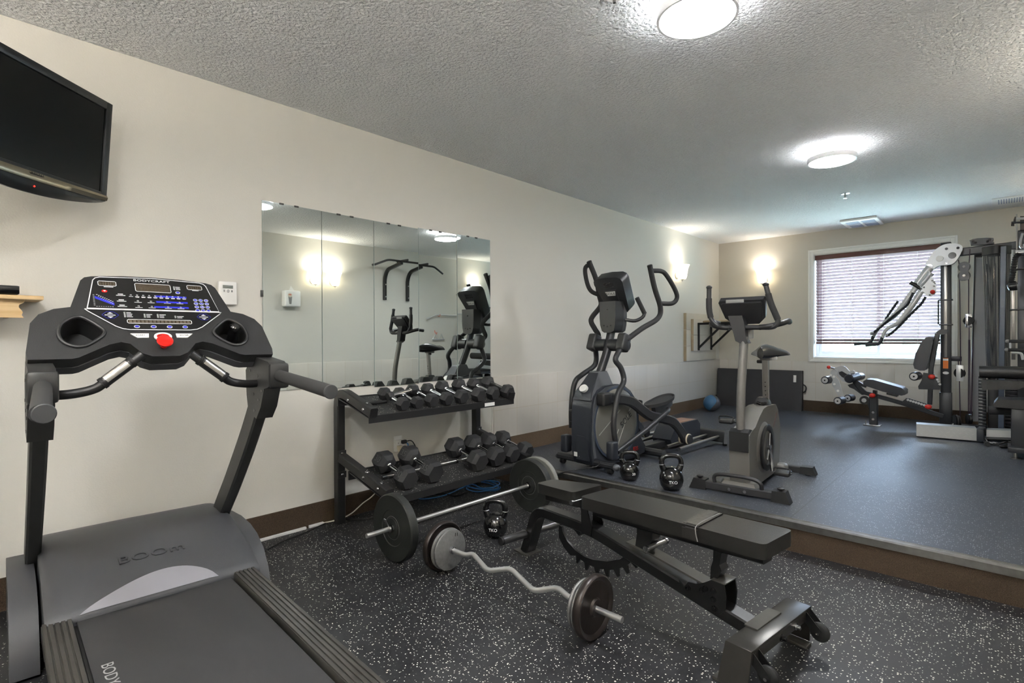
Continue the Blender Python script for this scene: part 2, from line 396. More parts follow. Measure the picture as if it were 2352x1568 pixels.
# outside: lawn, far hedge; daylight overexposure is put into their pale colours
mat('overexposed_lawn', (214, 220, 196), .9, mott=.2); mat('overexposed_foliage', (182, 200, 172), .8, mott=.4, mscale=3)
struct(G().bb((-25, YB + .6, -.4), (30, YB + 60, -.2)).out('floor', 'overexposed_lawn'))
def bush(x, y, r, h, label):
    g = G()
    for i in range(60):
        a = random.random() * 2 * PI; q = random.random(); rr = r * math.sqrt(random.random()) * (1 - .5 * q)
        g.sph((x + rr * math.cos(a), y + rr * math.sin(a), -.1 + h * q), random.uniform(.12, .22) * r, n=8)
    return tag(g.out('garden_bush', 'overexposed_foliage', loc=(x, y, -.2)), label, 'bush')
bush(2.9, YB + 7, 1.3, 2.2, 'leafy bush, overexposure painted in as pale colour, outside the right pane of the window')
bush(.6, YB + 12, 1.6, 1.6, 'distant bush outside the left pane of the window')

# ---------------------------------------------------------------- lamps
mat('lamp_white', (245, 245, 245), .4, emit=(250, 252, 255), estr=27)
mat('lamp_glow', (245, 245, 245), .4, emit=(250, 252, 255), estr=9)
mat('lamp_ring', (235, 235, 237), .35)
mat('satin_nickel', (200, 198, 194), .3, .9)
def ceiling_lamp(x, y, label):
    T = thing('ceiling_lamp', label, 'ceiling lamp', (x, y, ZC - .1))
    G().cyl((x, y, ZC - .045), (x, y, ZC), .135, 48, bev=.004).out('canopy', 'lamp_ring', T)
    G().cyl((x, y, ZC - .065), (x, y, ZC - .045), .145, 48).out('glow_ring', 'lamp_glow', T)
    G().lathe([(.1585, 0), (.17, 0), (.17, .036), (.02, .036), (.02, .031), (.1585, .031), (.1585, 0)], (x, y, ZC - .1), n=64).out('rim', 'lamp_ring', T)
    G().lathe([(0, -.004), (.12, -.003), (.158, 0), (.158, .03), (0, .03)], (x, y, ZC - .1), n=64).out('diffuser', 'lamp_white', T)
ceiling_lamp(2.38, 2.26, 'round white flush ceiling lamp over the lower floor, the nearer one')
ceiling_lamp(2.35, 4.84, 'round white flush ceiling lamp over the raised platform, farther back')
ceiling_lamp(2.38, -.35, 'round white flush ceiling lamp nearest the front wall')
mg = bpy.data.materials.new('frosted_glass'); mg.use_nodes = True
b_ = mg.node_tree.nodes['Principled BSDF']; b_.inputs['Base Color'].default_value = lin((250, 246, 236)); b_.inputs['Roughness'].default_value = .5
b_.inputs['Transmission Weight'].default_value = .6; b_.inputs['Emission Color'].default_value = lin((255, 244, 220)); b_.inputs['Emission Strength'].default_value = .4
mat('bulb', (255, 250, 240), .5, emit=(255, 236, 200), estr=10)
def sconce(x, y, nx, ny, label, E=.5):
    """Wall light: frosted bell shade opening upward on a small bracket; (nx, ny) points into the room."""
    z = 2.04; T = thing('wall_sconce', label, 'wall lamp', (x, y, z))
    cx, cy = x + nx * .085, y + ny * .085
    G().lathe([(.012, 0), (.045, .004), (.058, .03), (.066, .09), (.074, .14), (.088, .18), (.098, .197), (.094, .199), (.084, .182), (.07, .14), (.062, .09), (.054, .032), (.042, .01), (.012, .006)], (cx, cy, z), n=40).out('shade', mg, T)
    G().lathe([(0, -.03), (.006, -.028), (.005, -.012), (.02, -.006), (.034, -.001), (.03, .004), (0, .004)], (cx, cy, z), n=24).out('finial', 'satin_nickel', T)
    g = G().cyl((x, y, z + .06), (x + nx * .016, y + ny * .016, z + .06), .05, 28, bev=.004)
    g.tube([(x + nx * .01, y + ny * .01, z + .05), (x + nx * .03, y + ny * .03, z + .02), (cx, cy, z - .004)], .007, 8, k=4)
    g.out('bracket', 'satin_nickel', T)
    b = G().sph((cx, cy, z + .09), .026, (1, 1, 1.5)).out('bulb', 'bulb', T)
    l = bpy.data.lights.new('sconce_light', 'AREA'); l.shape = 'DISK'; l.size = .13; l.energy = E; l.color = (1, .94, .86)
    o = bpy.data.objects.new('sconce_light', l); C.objects.link(o); o.location = (cx, cy, z + .195); o.rotation_euler = (PI, 0, 0)
sconce(0, 7.0, 1, 0, 'frosted bell wall lamp on the long left wall near the corner')
sconce(.684, YB, 0, -1, 'frosted bell wall lamp on the back wall, left of the window')
sconce(XR, 3.77, -1, 0, 'frosted bell wall lamp on the right wall, left of the pair in the mirror')
sconce(XR, 4.10, -1, 0, 'frosted bell wall lamp on the right wall, right of the pair in the mirror')
sconce(XR, 6.97, -1, 0, 'frosted bell wall lamp on the right wall, behind the elliptical in the mirror')
sconce(1.1, -1.25, 0, 1, 'added unseen bell wall lamp on the front wall behind the treadmill', 7)  # added behind the camera: extra uplight for the ceiling and walls
sconce(3.0, -1.25, 0, 1, 'added unseen bell wall lamp on the front wall nearest the right corner', 24)  # added out of view, strongest uplight, brightens the ceiling
sconce(XR, .9, -1, 0, 'added unseen bell wall lamp on the right wall, the one nearest the front wall', 9)  # added off-frame on the near right wall to lift the ceiling

# ---------------------------------------------------------------- world, camera, view
w = bpy.data.worlds.new('World'); S.world = w; w.use_nodes = True
bg = w.node_tree.nodes['Background']; bg.inputs[0].default_value = (.54, .73, 1, 1); bg.inputs[1].default_value = 6.5
pl = bpy.data.lights.new('window_portal', 'AREA'); pl.shape = 'RECTANGLE'; pl.size = 1.5; pl.size_y = 1.45; pl.cycles.is_portal = True
po = bpy.data.objects.new('window_portal', pl); C.objects.link(po); po.location = (2.11, YB + .2, 1.68); po.rotation_euler = (-PI / 2, 0, 0)
cam = bpy.data.cameras.new('camera'); cam.lens = 18.7216; cam.sensor_width = 36; cam.clip_start = .02
co = bpy.data.objects.new('camera', cam); C.objects.link(co)
R_, U_, F_ = (V(v) for v in ((0.732509,0.680741,-0.004686),(-0.000523,0.007445,0.999972),(-0.680757,0.732486,-0.005809)))
CR = Matrix((R_, U_, -F_)).transposed()
co.matrix_world = Matrix.Translation((3.371, 0, 1.236)) @ CR.to_4x4()
S.camera = co
S.view_settings.view_transform = 'Standard'; S.view_settings.look = 'None'; S.view_settings.gamma = 1; S.view_settings.exposure = 2.45

# ---------------------------------------------------------------- treadmill (own frame: +x towards the runner, y across, z up)
mat('tread_grey', (64, 65, 69), .5, bump=.15, bscale=500)
mat('tread_silver', (158, 158, 166), .36, .3)
mat('belt', (44, 44, 46), .62, bump=.2, bscale=500, mott=.1, mscale=3)
mat('rail_alu', (68, 66, 63), .48, .4, mott=.18, mscale=12)
mat('post_metal', (42, 42, 42), .45, bump=.08, bscale=500)
mat('console_shell', (32, 32, 33), .5, bump=.2, bscale=450)
mat('panel_black', (17, 17, 18), .3)
mat('print_white', (225, 225, 228), .5)
mat('print_blue', (38, 44, 190), .4)
mat('led_window', (58, 50, 40), .25)
mat('led_dim', (88, 78, 66), .4)
mat('faded_print', (150, 150, 150), .6)
T = thing('treadmill', 'large black and grey treadmill facing the left wall below the television', 'treadmill', (.86, .602, 0), math.radians(-3))
o = dict(parent=T, w=False)
hp = [(-.80, .06), (-.80, .25), (-.775, .31), (-.72, .342), (-.62, .36), (-.5, .366), (-.4, .358), (-.3, .338), (-.2, .308), (-.1, .268), (-.03, .232), (0, .213), (.004, .19), (-.02, .1), (-.05, .06)]
def hz_(x):
    for a, b in zip(hp[5:], hp[6:]):
        if a[0] <= x <= b[0]: return a[1] + (b[1] - a[1]) * (x - a[0]) / (b[0] - a[0])
    return .213
g = G(); R = []
for y, s in ((-.352, .93), (-.335, .985), (-.315, 1), (-.16, 1.005), (0, 1.01), (.16, 1.005), (.345, 1), (.37, .985), (.385, .93)):
    R.append([(-.4 + (x + .4) * (.97 + .03 * s), y, .06 + (z - .06) * s) for x, z in hp])
g.rings(R); hood = g.out('motor_hood', 'tread_grey', sharp=50, **o)
g = G(); n = 28; A = []; Bv = []
for i in range(n + 1):
    y = -.255 + .47 * i / n; t = (i / n * 2 - 1); xa = -.092 * (1 - t * t) ** .85 * (1 + .45 * t)
    A.append([(xa * (1 - k / 6) + .002 * k / 6, y, (hz_(xa * (1 - k / 6)) - .06) * 1.012 + .0605 + .0025 * min(1, (1 - t * t) * 4)) for k in range(7)])
vs = [p for r in A for p in r]; g.mesh(vs, [(i * 7 + k, i * 7 + k + 1, (i + 1) * 7 + k + 1, (i + 1) * 7 + k) for i in range(n) for k in range(6)])
g.out('hood_inlay', 'tread_silver', parent=hood, w=False)
mat('emboss', (58, 58, 62), .5)
text('raised_lettering', 'BOOm', 'emboss', hood, FR['treadmill'] @ frame((-.2, .01, .3125), (0, 1, 0), (-.94, 0, .34)), .062, .0015, font_scale=(1.35, 1))
for s in (-1, 1):
    cv = [(-.78, .0), (-.78, .2), (-.74, .262), (-.66, .29), (-.5, .3), (-.36, .292), (-.26, .268), (-.17, .218), (-.11, .145), (-.075, .06), (-.07, .012), (-.09, 0)]
    y0, y1 = (.374, .462) if s > 0 else (-.445, -.362)
    g = G().prism([(x, y0, z) for x, z in cv], (0, y1 - y0, 0), .012, 2); g.out('side_cover', 'tread_grey', sharp=50, **o)
    # running rail: ribbed top
    y0, y1 = s * .276, s * .362
    g = G().bb((-.02, y0, .17), (1.48, y1, .207), .004)
    for k in range(5):
        ya = y0 + (y1 - y0) * (k + .12) / 5; yb = y0 + (y1 - y0) * (k + .84) / 5
        g.bb((-.02, ya, .205), (1.48, yb, .2115), .0012, 1)
    g.out('foot_rail', 'rail_alu', **o)
    G().bb((-.1, s * .29, .05), (1.46, s * .35, .17), .006).out('deck_frame', 'black_metal', **o)
    G().bb((1.48, s * .26, .04), (1.54, s * .375, .215), .015).out('end_cap', 'black_plastic', **o)
    # curved upright
    g = G().rtube([(-.60, s * .365, .12), (-.55, s * .365, .29), (-.30, s * .365, .545), (-.06, s * .365, .80), (.12, s * .365, 1.02)], .05, .105, up=(1, 0, 0), k=6, c=.16)
    g.out('upright', 'post_metal', **o)
    # bracket at the top of the upright, with bolt holes
    g = G().prism([(x, s * .365 - .034, z) for x, z in ((.0, 1.10), (.01, .99), (.03, .925), (.13, .895), (.185, .95), (.225, 1.03), (.275, 1.04), (.30, 1.06), (.30, 1.13), (.27, 1.145), (.08, 1.165))], (0, .068, 0), .009, 2)
    br = g.out('bracket', 'post_metal', **o)
    for x, z in ((.06, 1.1), (.04, 1.03), (.1, 1.0), (.15, 1.08), (.16, .98), (.11, .93), (.2, 1.02)): G().cyl((x, s * .365 - .0355, z), (x, s * .365 + .0355, z), .006, 10).out('bolt', 'black_gloss', parent=br, w=False)
    G().bb((.285, s * .365 - .04, 1.035), (.31, s * .365 + .04, 1.14), .014).out('handle_collar', 'black_plastic', **o)
    G().tube([(.30, s * .365, 1.088), (.815, s * .365 - (.02 if s > 0 else .028), 1.058)], .0235, 20).out('side_handle', 'grip_foam', **o)
    G().cyl((.812, s * .365 - .022, 1.0582), (.822, s * .365 - .0225, 1.0577), .0245, 24, bev=.002).out('handle_cap', 'charcoal_plastic', **o)
    # heart-rate bar from bracket up under the console
    pa = [(.13, s * .35, 1.048), (.15, s * .285, 1.05), (.16, s * .225, 1.063), (.165, s * .19, 1.088), (.16, s * .08, 1.182)]
    G().tube(pa, .0165, 14, k=6).out('heart_rate_bar', 'black_plastic', **o)
    a, b = V((.1655, s * .198, 1.083)), V((.1625, s * .113, 1.155)); d = (b - a).normalized()
    hg = G().cyl(a, b, .0205, 20).out('heart_rate_grip', 'black_plastic', **o)
    for c in (a, b): G().lathe([(.0205, 0), (.0222, .001), (.0222, .003), (.0208, .0035), (.0208, .0045), (.0222, .005), (.0222, .007), (.0208, .0075), (.0208, .0085), (.0222, .009), (.0222, .011), (.0205, .012)], c - d * .005, d, 20).out('grip_ring', 'black_rubber', parent=hg, w=False)
    nx = V((.7, 0, .5)); sd = d.cross(nx).normalized(); up = sd.cross(d)
    g = G(); q = []
    for j in range(7):
        an = (j / 6 - .5) * 1.5; q.append(.0212 * (up * math.cos(an) + sd * math.sin(an)))
    P0, P1 = a + d * .012, b - d * .012
    vs = [P0 + v for v in q] + [P1 + v for v in q]; g.mesh(vs, [(i, i + 1, i + 8, i + 7) for i in range(6)])
    g.out('contact_plate', 'steel', parent=hg, w=False)
G().bb((-.06, -.27, .13), (1.5, .27, .18)).out('deck', 'black_plastic', **o)
g = G()
pr_ = [(-.06, .194), (1.5, .194), (1.53, .18), (1.535, .15), (1.52, .12), (1.49, .11), (-.06, .11)]
g.prism([(x, -.262, z) for x, z in pr_], (0, .524, 0)); blt = g.out('running_belt', 'belt', **o)
text('belt_lettering', 'BODYCRAFT', 'faded_print', blt, FR['treadmill'] @ frame((.395, -.222, .1943), (1, 0, 0), (0, 1, 0)), .047, .0003, 'LEFT', (1.15, 1))
# console
CP = frame((.17, 0, 1.15), (0, 1, 0), (-.638, 0, .77)); oc = dict(parent=T, w=False, M=CP)
half = [(.045, .032), (.075, .048), (.108, .094), (.135, .103), (.17, .092), (.262, .034), (.28, .029), (.395, .029), (.399, .06), (.385, .19), (.362, .232), (.32, .26), (.272, .272), (.235, .412), (.222, .43), (.2, .438), (.1, .449)]
full = half + [(0, .453)] + [(-x, y) for x, y in half[::-1]]
def inset(pts, d, sy=1): 
    c = (0, .2); return [(x * (1 - d), c[1] + (y - c[1]) * (1 - d * 1.4)) for x, y in pts]
g = G().prism([(x, y, -.05) for x, y in full], (0, 0, .05), .007, 3); con = g.out('console', 'console_shell', sharp=40, **oc)
f2 = [(x * .985, max(y, .0) * .97 + .003) for x, y in full]
g = G().prism([(x, y - .004, -.085) for x, y in f2], (0, 0, .036), .008, 2); g.out('console_underside', 'tread_grey', parent=con, w=False, M=CP)
# printed control panel: upper trapezoid and lower point
pu = [(-.224, .266), (-.197, .415), (-.189, .427), (-.175, .433), (0, .443), (.175, .433), (.189, .427), (.197, .415), (.224, .266)]
pd = [(-.232, .262), (-.222, .25), (-.145, .178), (-.125, .166), (-.1, .161), (.1, .161), (.125, .166), (.145, .178), (.222, .25), (.232, .262)]
co2 = dict(parent=con, w=False, M=CP)
pan = G().prism([(x, y, .0) for x, y in pu], (0, 0, .0025), .001, 1).prism([(x, y, .0) for x, y in pd], (0, 0, .0022), .001, 1).out('control_panel', 'panel_black', **co2)
def line2(g, pts, w, z=.0035, closed=True):
    g.rtube([V((x, y, z)) for x, y in pts] + ([V((*pts[0], z))] if closed else []), w, .001, up=(0, 0, 1), c=.05)
def rect2(x0, y0, x1, y1, r=.004, sk=0):
    return [(x0 + r, y0), (x1 - r + 0, y0), (x1, y0 + r), (x1, y1 - r), (x1 - r, y1), (x0 + r, y1), (x0, y1 - r), (x0, y0 + r)]
g = G(); line2(g, pu, .0032); line2(g, pd, .0032)
line2(g, rect2(-.182, .387, -.125, .412), .0022); line2(g, rect2(-.063, .365, .06, .41), .0022); line2(g, rect2(.123, .39, .179, .415), .0022); line2(g, rect2(-.107, .194, .11, .213), .0022)
def ring2(g, x, y, r, w=.001, n=14, sy=1): line2(g, [(x + r * math.cos(2 * PI * i / n), y + r * sy * math.sin(2 * PI * i / n)) for i in range(n)], w)
def dash(g, x0, y0, x1, h=.0022): g.bb((x0, y0 - h / 2, .002), (x1, y0 + h / 2, .0032))
random.seed(3)
for i in range(10):
    x = -.082 + .0205 * i; ring2(g, x, .343, .0028); dash(g, x - .007, .3355, x + .007)
    if i: dash(g, x - .006, .332, x + .006)
for j, y in enumerate((.312, .284)):
    for x in (-.062, -.018, .038, .083): ring2(g, x, y, .003); dash(g, x - .012, y - .007, x + .012)
for y in (.343, .312, .284): dash(g, -.13, y - .004, -.1, .003); dash(g, -.124, y + .003, -.107, .004)
for x, ys in ((-.112, (.248, .241, .234, .227)), (-.048, (.241, .234, .227)), (-.004, (.241, .234, .227)), (.056, (.234, .227))):
    for y in ys: ring2(g, x, y, .0024); dash(g, x + .006, y, x + random.uniform(.018, .03), .0024)
for y in (.397, .39, .383)[:3]: ring2(g, .0735, y + .004, .0024); dash(g, .079, y + .004, .096, .0024)
dash(g, -.165, .382, -.135, .003); dash(g, .14, .386, .165, .003)
for i in range(9): dash(g, -.203, .337 - i * .0068, -.198, .0012)
for i in range(8): dash(g, -.196 + i * .007, .277, -.192 + i * .007, .0012)
for i in range(9): g.box((-.19 + i * .0058, .338 - i * .0042, .0028), (.0045, .0022, .0012)); g.box((-.186 + i * .0052, .328 - i * .0042, .0028), (.003, .0016, .0012))
for cx in (-.157, .16):
    for s in (1, -1): g.prism([(cx - .009, .234 + s * .007, .002), (cx + .009, .234 + s * .007, .002), (cx, .234 + s * .0145, .002)], (0, 0, .0012))
    dash(g, cx - .017, .234, cx + .016, .0032)
g.out('panel_print', 'print_white', parent=pan, w=False, M=CP)
g = G()
for x0, y in ((.0, .343), (.0, .312), (-.01, .284)):
    g.bb((x0, y - .005, .0012), (.112, y + .004, .0027))
g.prism([(-.197, .318, .001), (-.14, .284, .001), (-.139, .297, .001), (-.197, .331, .001)], (0, 0, .0018))
for cx in (-.157, .16): line2(g, [(cx - .026, .234), (cx - .01, .251), (cx + .01, .251), (cx + .026, .234), (cx + .01, .217), (cx - .01, .217)], .001)
g.out('panel_print', 'print_blue', parent=pan, w=False, M=CP)
for x0, y0, x1, y1, k in ((-.182, .387, -.125, .412, 3), (.123, .39, .179, .415, 3), (-.063, .365, .06, .41, 0), (-.107, .194, .11, .213, 16)):
    d_ = G().bb((x0 + .001, y0 + .001, .0015), (x1 - .001, y1 - .001, .003)).out('display_window', 'led_window', parent=pan, w=False, M=CP)
    g = G()
    if k == 3:
        for i in range(3):
            a = x0 + .006 + i * .017
            for yy in (y0 + .004, (y0 + y1) / 2, y1 - .004): g.bb((a, yy - .0007, .003), (a + .011, yy + .0007, .0033))
            for xx in (a, a + .011): g.bb((xx - .0007, y0 + .004, .003), (xx + .0007, y1 - .004, .0033))
    elif k == 0:
        for i in range(24):
            for j in range(9): g.cyl((x0 + .006 + i * .0048, y0 + .005 + j * .0044, .003), (x0 + .006 + i * .0048, y0 + .005 + j * .0044, .0034), .0016, 6)
    else:
        for i in range(16): g.bb((x0 + .006 + i * .013, y0 + .004, .003), (x0 + .0155 + i * .013, y1 - .004, .0033))
    g.out('display_segment', 'led_dim', parent=pan, w=False, M=CP)
text('panel_lettering', 'BODYCRAFT', 'print_white', con, FR['treadmill'] @ CP @ Matrix.Translation((-.002, .4275, .0028)), .0165, .0003, font_scale=(1.35, 1))
def tx(s, x, y, h, m='print_white', z=.0028, a='CENTER', fs=(1.15, 1)): text('panel_lettering', s, m, con, FR['treadmill'] @ CP @ Matrix.Translation((x, y, z)), h, .0003, a, fs)
def obtn(x, y, r, sy, m, m2=None):
    g = G().prism([(x + r * math.cos(2 * PI * i / 20), y + r * sy * math.sin(2 * PI * i / 20), .002) for i in range(20)], (0, 0, .002)); b = g.out('button', m, **co2)
    if m2: G().prism([(x + r * .78 * math.cos(2 * PI * i / 20), y + r * sy * .72 * math.sin(2 * PI * i / 20), .0035) for i in range(20)], (0, 0, .001)).out('button_face', m2, parent=con, w=False, M=CP)
for i in range(4): obtn(-.079 + .054 * i, .177, .0095, .75, 'print_white', 'print_blue'); dash_ = G(); dash(dash_, -.085 + .054 * i, .177, -.073 + .054 * i, .0022); 
obtn(.084, .368, .0085, .8, 'print_white', 'print_blue')
for j in range(4):
    for i in range(3):
        obtn(.143 + .0205 * i, .329 - .0195 * j, .0083, .85, 'print_white', 'print_blue'); 
        if j < 3 or i == 1: tx('0' if j == 3 else str(1 + i + 3 * j), .143 + .0205 * i, .329 - .0195 * j, .0075, z=.0047)
obtn(-.165, .358, .009, .75, 'red_plastic'); tx('♥', -.165, .358, .006, z=.0045)
b_ = [(-.104, .142), (-.045, .142), (-.047, .122), (-.083, .121)]
G().prism([(x, y, -.001) for x, y in b_], (0, 0, .005), .002, 2).out('start_button', 'white_plastic', **co2); tx('START', -.073, .133, .009, 'panel_black', .0042)
G().prism([(-x, y, -.001) for x, y in b_], (0, 0, .005), .002, 2).out('enter_button', 'white_plastic', **co2); tx('ENTER', .073, .133, .009, 'panel_black', .0042)
g = G().prism([(.03 * math.cos(2 * PI * i / 28), .127 + .02 * math.sin(2 * PI * i / 28), -.001) for i in range(28)], (0, 0, .006), .002, 2); g.out('stop_button', 'white_plastic', **co2)
G().prism([(.021 * math.cos(2 * PI * i / 24), .127 + .0115 * math.sin(2 * PI * i / 24), .0045) for i in range(24)], (0, 0, .002), .0008, 1).out('stop_button_face', 'red_plastic', **co2); tx('STOP', 0, .127, .012, 'panel_black', .0068)
g = G().lathe([(0, 0), (.012, 0), (.012, .012), (.02, .018), (.0265, .026), (.028, .032), (.024, .037), (.012, .034), (0, .031)], (-.003, .082, 0), (0, 0, 1), 28); g.out('safety_key', 'red_plastic', **co2)
# cup holders: a raised oval lip round a deep dark well cut through the console
wells = []
for s in (-1, 1):
    op = [(-.062, -.01), (-.052, .035), (-.02, .066), (.012, .068), (.06, .02), (.068, -.005), (.052, -.03), (.01, -.065), (-.025, -.066), (-.052, -.045)]
    cx, cy = s * .25, .15
    pts = [(cx - s * x * .98, cy + y * .98, .003) for x, y in op]
    pts = [(cx + (.98 if s < 0 else -.98) * (x if True else 0), cy + y, .002) for x, y in op] if s > 0 else [(cx + x, cy + y, .002) for x, y in op]
    g = G().tube(pts, .0065, 8, k=5, closed=True); lip = g.out('cup_holder', 'black_plastic', **co2)
    q = [V(p) for p in smooth_path(pts, 5, True)]; c = V((cx, cy, 0)); R = []
    for k, dz in ((1, .003), (.93, -.006), (.9, -.03), (.84, -.075), (.0, -.078)):
        R.append([c + (p - c) * k + V((0, 0, dz - (p.z if k else 0))) for p in q] if k else [c + (p - c) * .02 + V((0, 0, dz)) for p in q])
    wells.append((q, c))
def cut(obj, cutter_g, M):
    bmesh.ops.recalc_face_normals(cutter_g.b, faces=cutter_g.b.faces); cutter_g.b.transform(M)
    me = bpy.data.meshes.new('cut'); cutter_g.b.to_mesh(me); co_ = bpy.data.objects.new('cut', me); C.objects.link(co_); co_.parent = obj.parent if obj.parent.type == 'EMPTY' else obj.parent.parent
    md = obj.modifiers.new('b', 'BOOLEAN'); md.object = co_; md.solver = 'EXACT'
    bpy.context.view_layer.update(); dg = bpy.context.evaluated_depsgraph_get()
    nm = bpy.data.meshes.new_from_object(obj.evaluated_get(dg)); obj.modifiers.clear(); nm.name = obj.data.name; obj.data = nm
    bpy.data.objects.remove(co_)
for q, c in wells:
    def ring(k, z): return [c + (p - c) * k + V((0, 0, z - p.z * 0)) - V((0, 0, p.z)) for p in q]
    for target in [con] + [x for x in C.objects if x.parent == con and x.name.startswith('console_underside')]:
        g = G(); g.rings([ring(.95, .03), ring(.95, -.12)]); cut(target, g, CP)
    g = G(); g.rings([ring(.97, .001), ring(.93, -.02), ring(.86, -.083), ring(.02, -.084)], cap=False)
    g.out('cup_well', 'black_plastic', **co2)
# small black bottle cap standing in the right holder
G().cyl((.262, .135, -.08), (.262, .165, .032), .024, 24, r2=.019, bev=.005).out('cup_insert', 'black_gloss', **co2)
# feet under the motor end
for s in (-1, 1): G().cyl((-.7, s * .3, 0), (-.7, s * .3, .06), .025, 16).out('foot', 'black_rubber', **o); G().cyl((1.4, s * .32, 0), (1.4, s * .32, .06), .02, 16).out('foot', 'black_rubber', **o)

# ---------------------------------------------------------------- television on its arm, shelf, receiver, thermostat
mat('tv_bezel', (30, 32, 33), .3, mott=.1); mat('tv_screen', (7, 7, 7), .16, spec=.4); mat('tv_silver', (170, 160, 140), .22, 1)
mat('pine', (214, 182, 132), .55)
def wood_mat(name, a, b, stretch=(1, 12, 40), knot=None):
    m = bpy.data.materials.new(name); m.use_nodes = True; nt = m.node_tree; N = nt.nodes; L = nt.links; p = N['Principled BSDF']
    tc = N.new('ShaderNodeTexCoord'); mp = N.new('ShaderNodeMapping'); mp.inputs['Scale'].default_value = stretch; L.new(tc.outputs['Object'], mp.inputs['Vector'])
    n = N.new('ShaderNodeTexNoise'); n.inputs['Scale'].default_value = 1.6; n.inputs['Detail'].default_value = 5; n.inputs['Distortion'].default_value = .6; L.new(mp.outputs[0], n.inputs['Vector'])
    r = N.new('ShaderNodeValToRGB'); r.color_ramp.elements[0].position = .35; r.color_ramp.elements[1].position = .65; r.color_ramp.elements[0].color = lin(a); r.color_ramp.elements[1].color = lin(b)
    L.new(n.outputs['Fac'], r.inputs[0]); L.new(r.outputs[0], p.inputs['Base Color']); p.inputs['Roughness'].default_value = .5
    MATS[name] = m; return m
wood_mat('pine', (196, 158, 106), (222, 194, 148), (14, 1.2, 30))
an = math.radians(41); tn = V((math.cos(an), math.sin(an), 0)); te = V((-math.sin(an), math.cos(an), 0)); tt = math.radians(4.5)
tz = (V((0, 0, 1)) * math.cos(tt) + tn * math.sin(tt)).normalized(); nn = te.cross(tz)
org = V((.196, .58, 2.376)) - te * .80
TVM = Matrix(((te.x, tz.x, nn.x, org.x), (te.y, tz.y, nn.y, org.y), (te.z, tz.z, nn.z, org.z), (0, 0, 0, 1)))   # x along width, y up (0 at top edge), z out of the screen
T = thing('television', 'black wall television hanging at an angle above the treadmill', 'television', tuple(org), 0)
TL = FR['television'].inverted() @ TVM
g = G()
for a, b in (((0, -.455), (.033, 0)), ((.768, -.455), (.80, 0)), ((.033, -.035), (.768, 0)), ((.033, -.475), (.768, -.43))): g.bb((a[0], a[1], -.03), (b[0], b[1], .004), .003)
g.bb((0, -.455, -.05), (.8, 0, -.028), .008); g.out('bezel', 'tv_bezel', T, w=False, M=TL)
G().bb((.03, -.435, -.02), (.77, -.03, -.004)).out('screen', 'tv_screen', T, w=False, M=TL)
G().prism([(.0, -.452, -.02), (.8, -.474, -.02), (.8, -.456, .0), (.79, -.455, .0), (0, -.43, .0)], (0, 0, .0065)) if False else None
g = G(); n = 20; R = []
for i in range(n + 1):
    x = .8 * i / n; b = .022 * math.sin(PI * i / n)
    R.append([(x, -.438, .002), (x, -.452 - b * .3, .010), (x, -.466 - b * .55, .006), (x, -.468 - b * .55, -.02), (x, -.438, -.02)])
g.rings(R); g.out('silver_strip', 'tv_silver', T, w=False, M=TL)
g = G(); R = []
for i in range(n + 1):
    x = .8 * i / n; b = .055 * math.sin(PI * i / n) ** .8
    R.append([(x, -.455, -.001), (x, -.468 - b * .6, -.001), (x, -.474 - b, -.018), (x, -.474 - b, -.03), (x, -.455, -.045)])
g.rings(R); lp = g.out('lower_lip', 'tv_bezel', T, w=False, M=TL)
mat('standby_red', (255, 40, 30), .4, emit=(255, 30, 20), estr=1.5)
G().cyl((.43, -.500, .001), (.43, -.500, -.003), .003, 10).out('standby_light', 'standby_red', T, w=False, M=TL)
text('maker_lettering', 'INSIGNIA', 'tv_bezel', T, TVM @ Matrix.Translation((.43, -.4515, .0105)), .014, .0006)
g = G().bb((.2, -.4, -.1), (.6, -.08, -.05), .02); g.out('rear_housing', 'black_plastic', T, w=False, M=TL)
mid = TVM @ V((.4, -.24, -.1))
T2 = thing('wall_mount_arm', 'black steel swing arm holding the television to the wall', 'wall mount', (0, .15, 2.12))
G().bb((0, .06, 1.98), (.012, .24, 2.28), .003).out('wall_plate', 'black_metal', T2)
G().rtube([(.012, .15, 2.13), (.16, .0, 2.13), tuple(mid + nn * -.0 )], .03, .05).out('arm', 'black_metal', T2)

T = thing('pine_shelf', 'pine wall shelf with a curved apron under the television', 'shelf', (0, .1, 1.35))
G().bb((.0, -.45, 1.418), (.2, .322, 1.436), .002).out('shelf_board', 'pine', T)
cv = [(-.38, 1.418), (.262, 1.418), (.258, 1.405), (.243, 1.395), (.241, 1.385), (.25, 1.372), (.255, 1.362), (.25, 1.35), (.258, 1.338), (-.38, 1.338)]
G().prism([(.15, y, z) for y, z in cv], (.018, 0, 0), .002, 1).out('apron', 'pine', T)
mat('knot', (112, 62, 34), .5)
g = G().prism([(.1685, .135 + .0045 * math.cos(a) - .002 * math.sin(a), 1.39 + .0065 * math.sin(a)) for a in [2 * PI * i / 14 for i in range(14)]], (.0006, 0, 0)); g.out('wood_knot', 'knot', T)
for y in (-.3, .2): G().bb((0, y, 1.34), (.15, y + .018, 1.418), .002).out('bracket', 'pine', T)
T = thing('receiver_box', 'small black receiver box on the pine shelf', 'receiver', (.1, .06, 1.436))
G().bb((.04, -.14, 1.44), (.185, .243, 1.478), .006).out('case', 'black_plastic', T)
G().bb((.185, -.14, 1.442), (.189, .243, 1.476), .003).out('front_panel', 'black_gloss', T)
G().sph((.1895, .13, 1.463), .002, n=8).out('indicator_light', 'print_white', T)
for y in (.05, .16): G().bb((.189, y, 1.453), (.1905, y + .018, 1.459), .0005).out('button', 'charcoal_plastic', T)
for y in (-.1, .2): G().cyl((.1, y, 1.436), (.1, y, 1.441), .01, 12).out('foot', 'black_rubber', T)

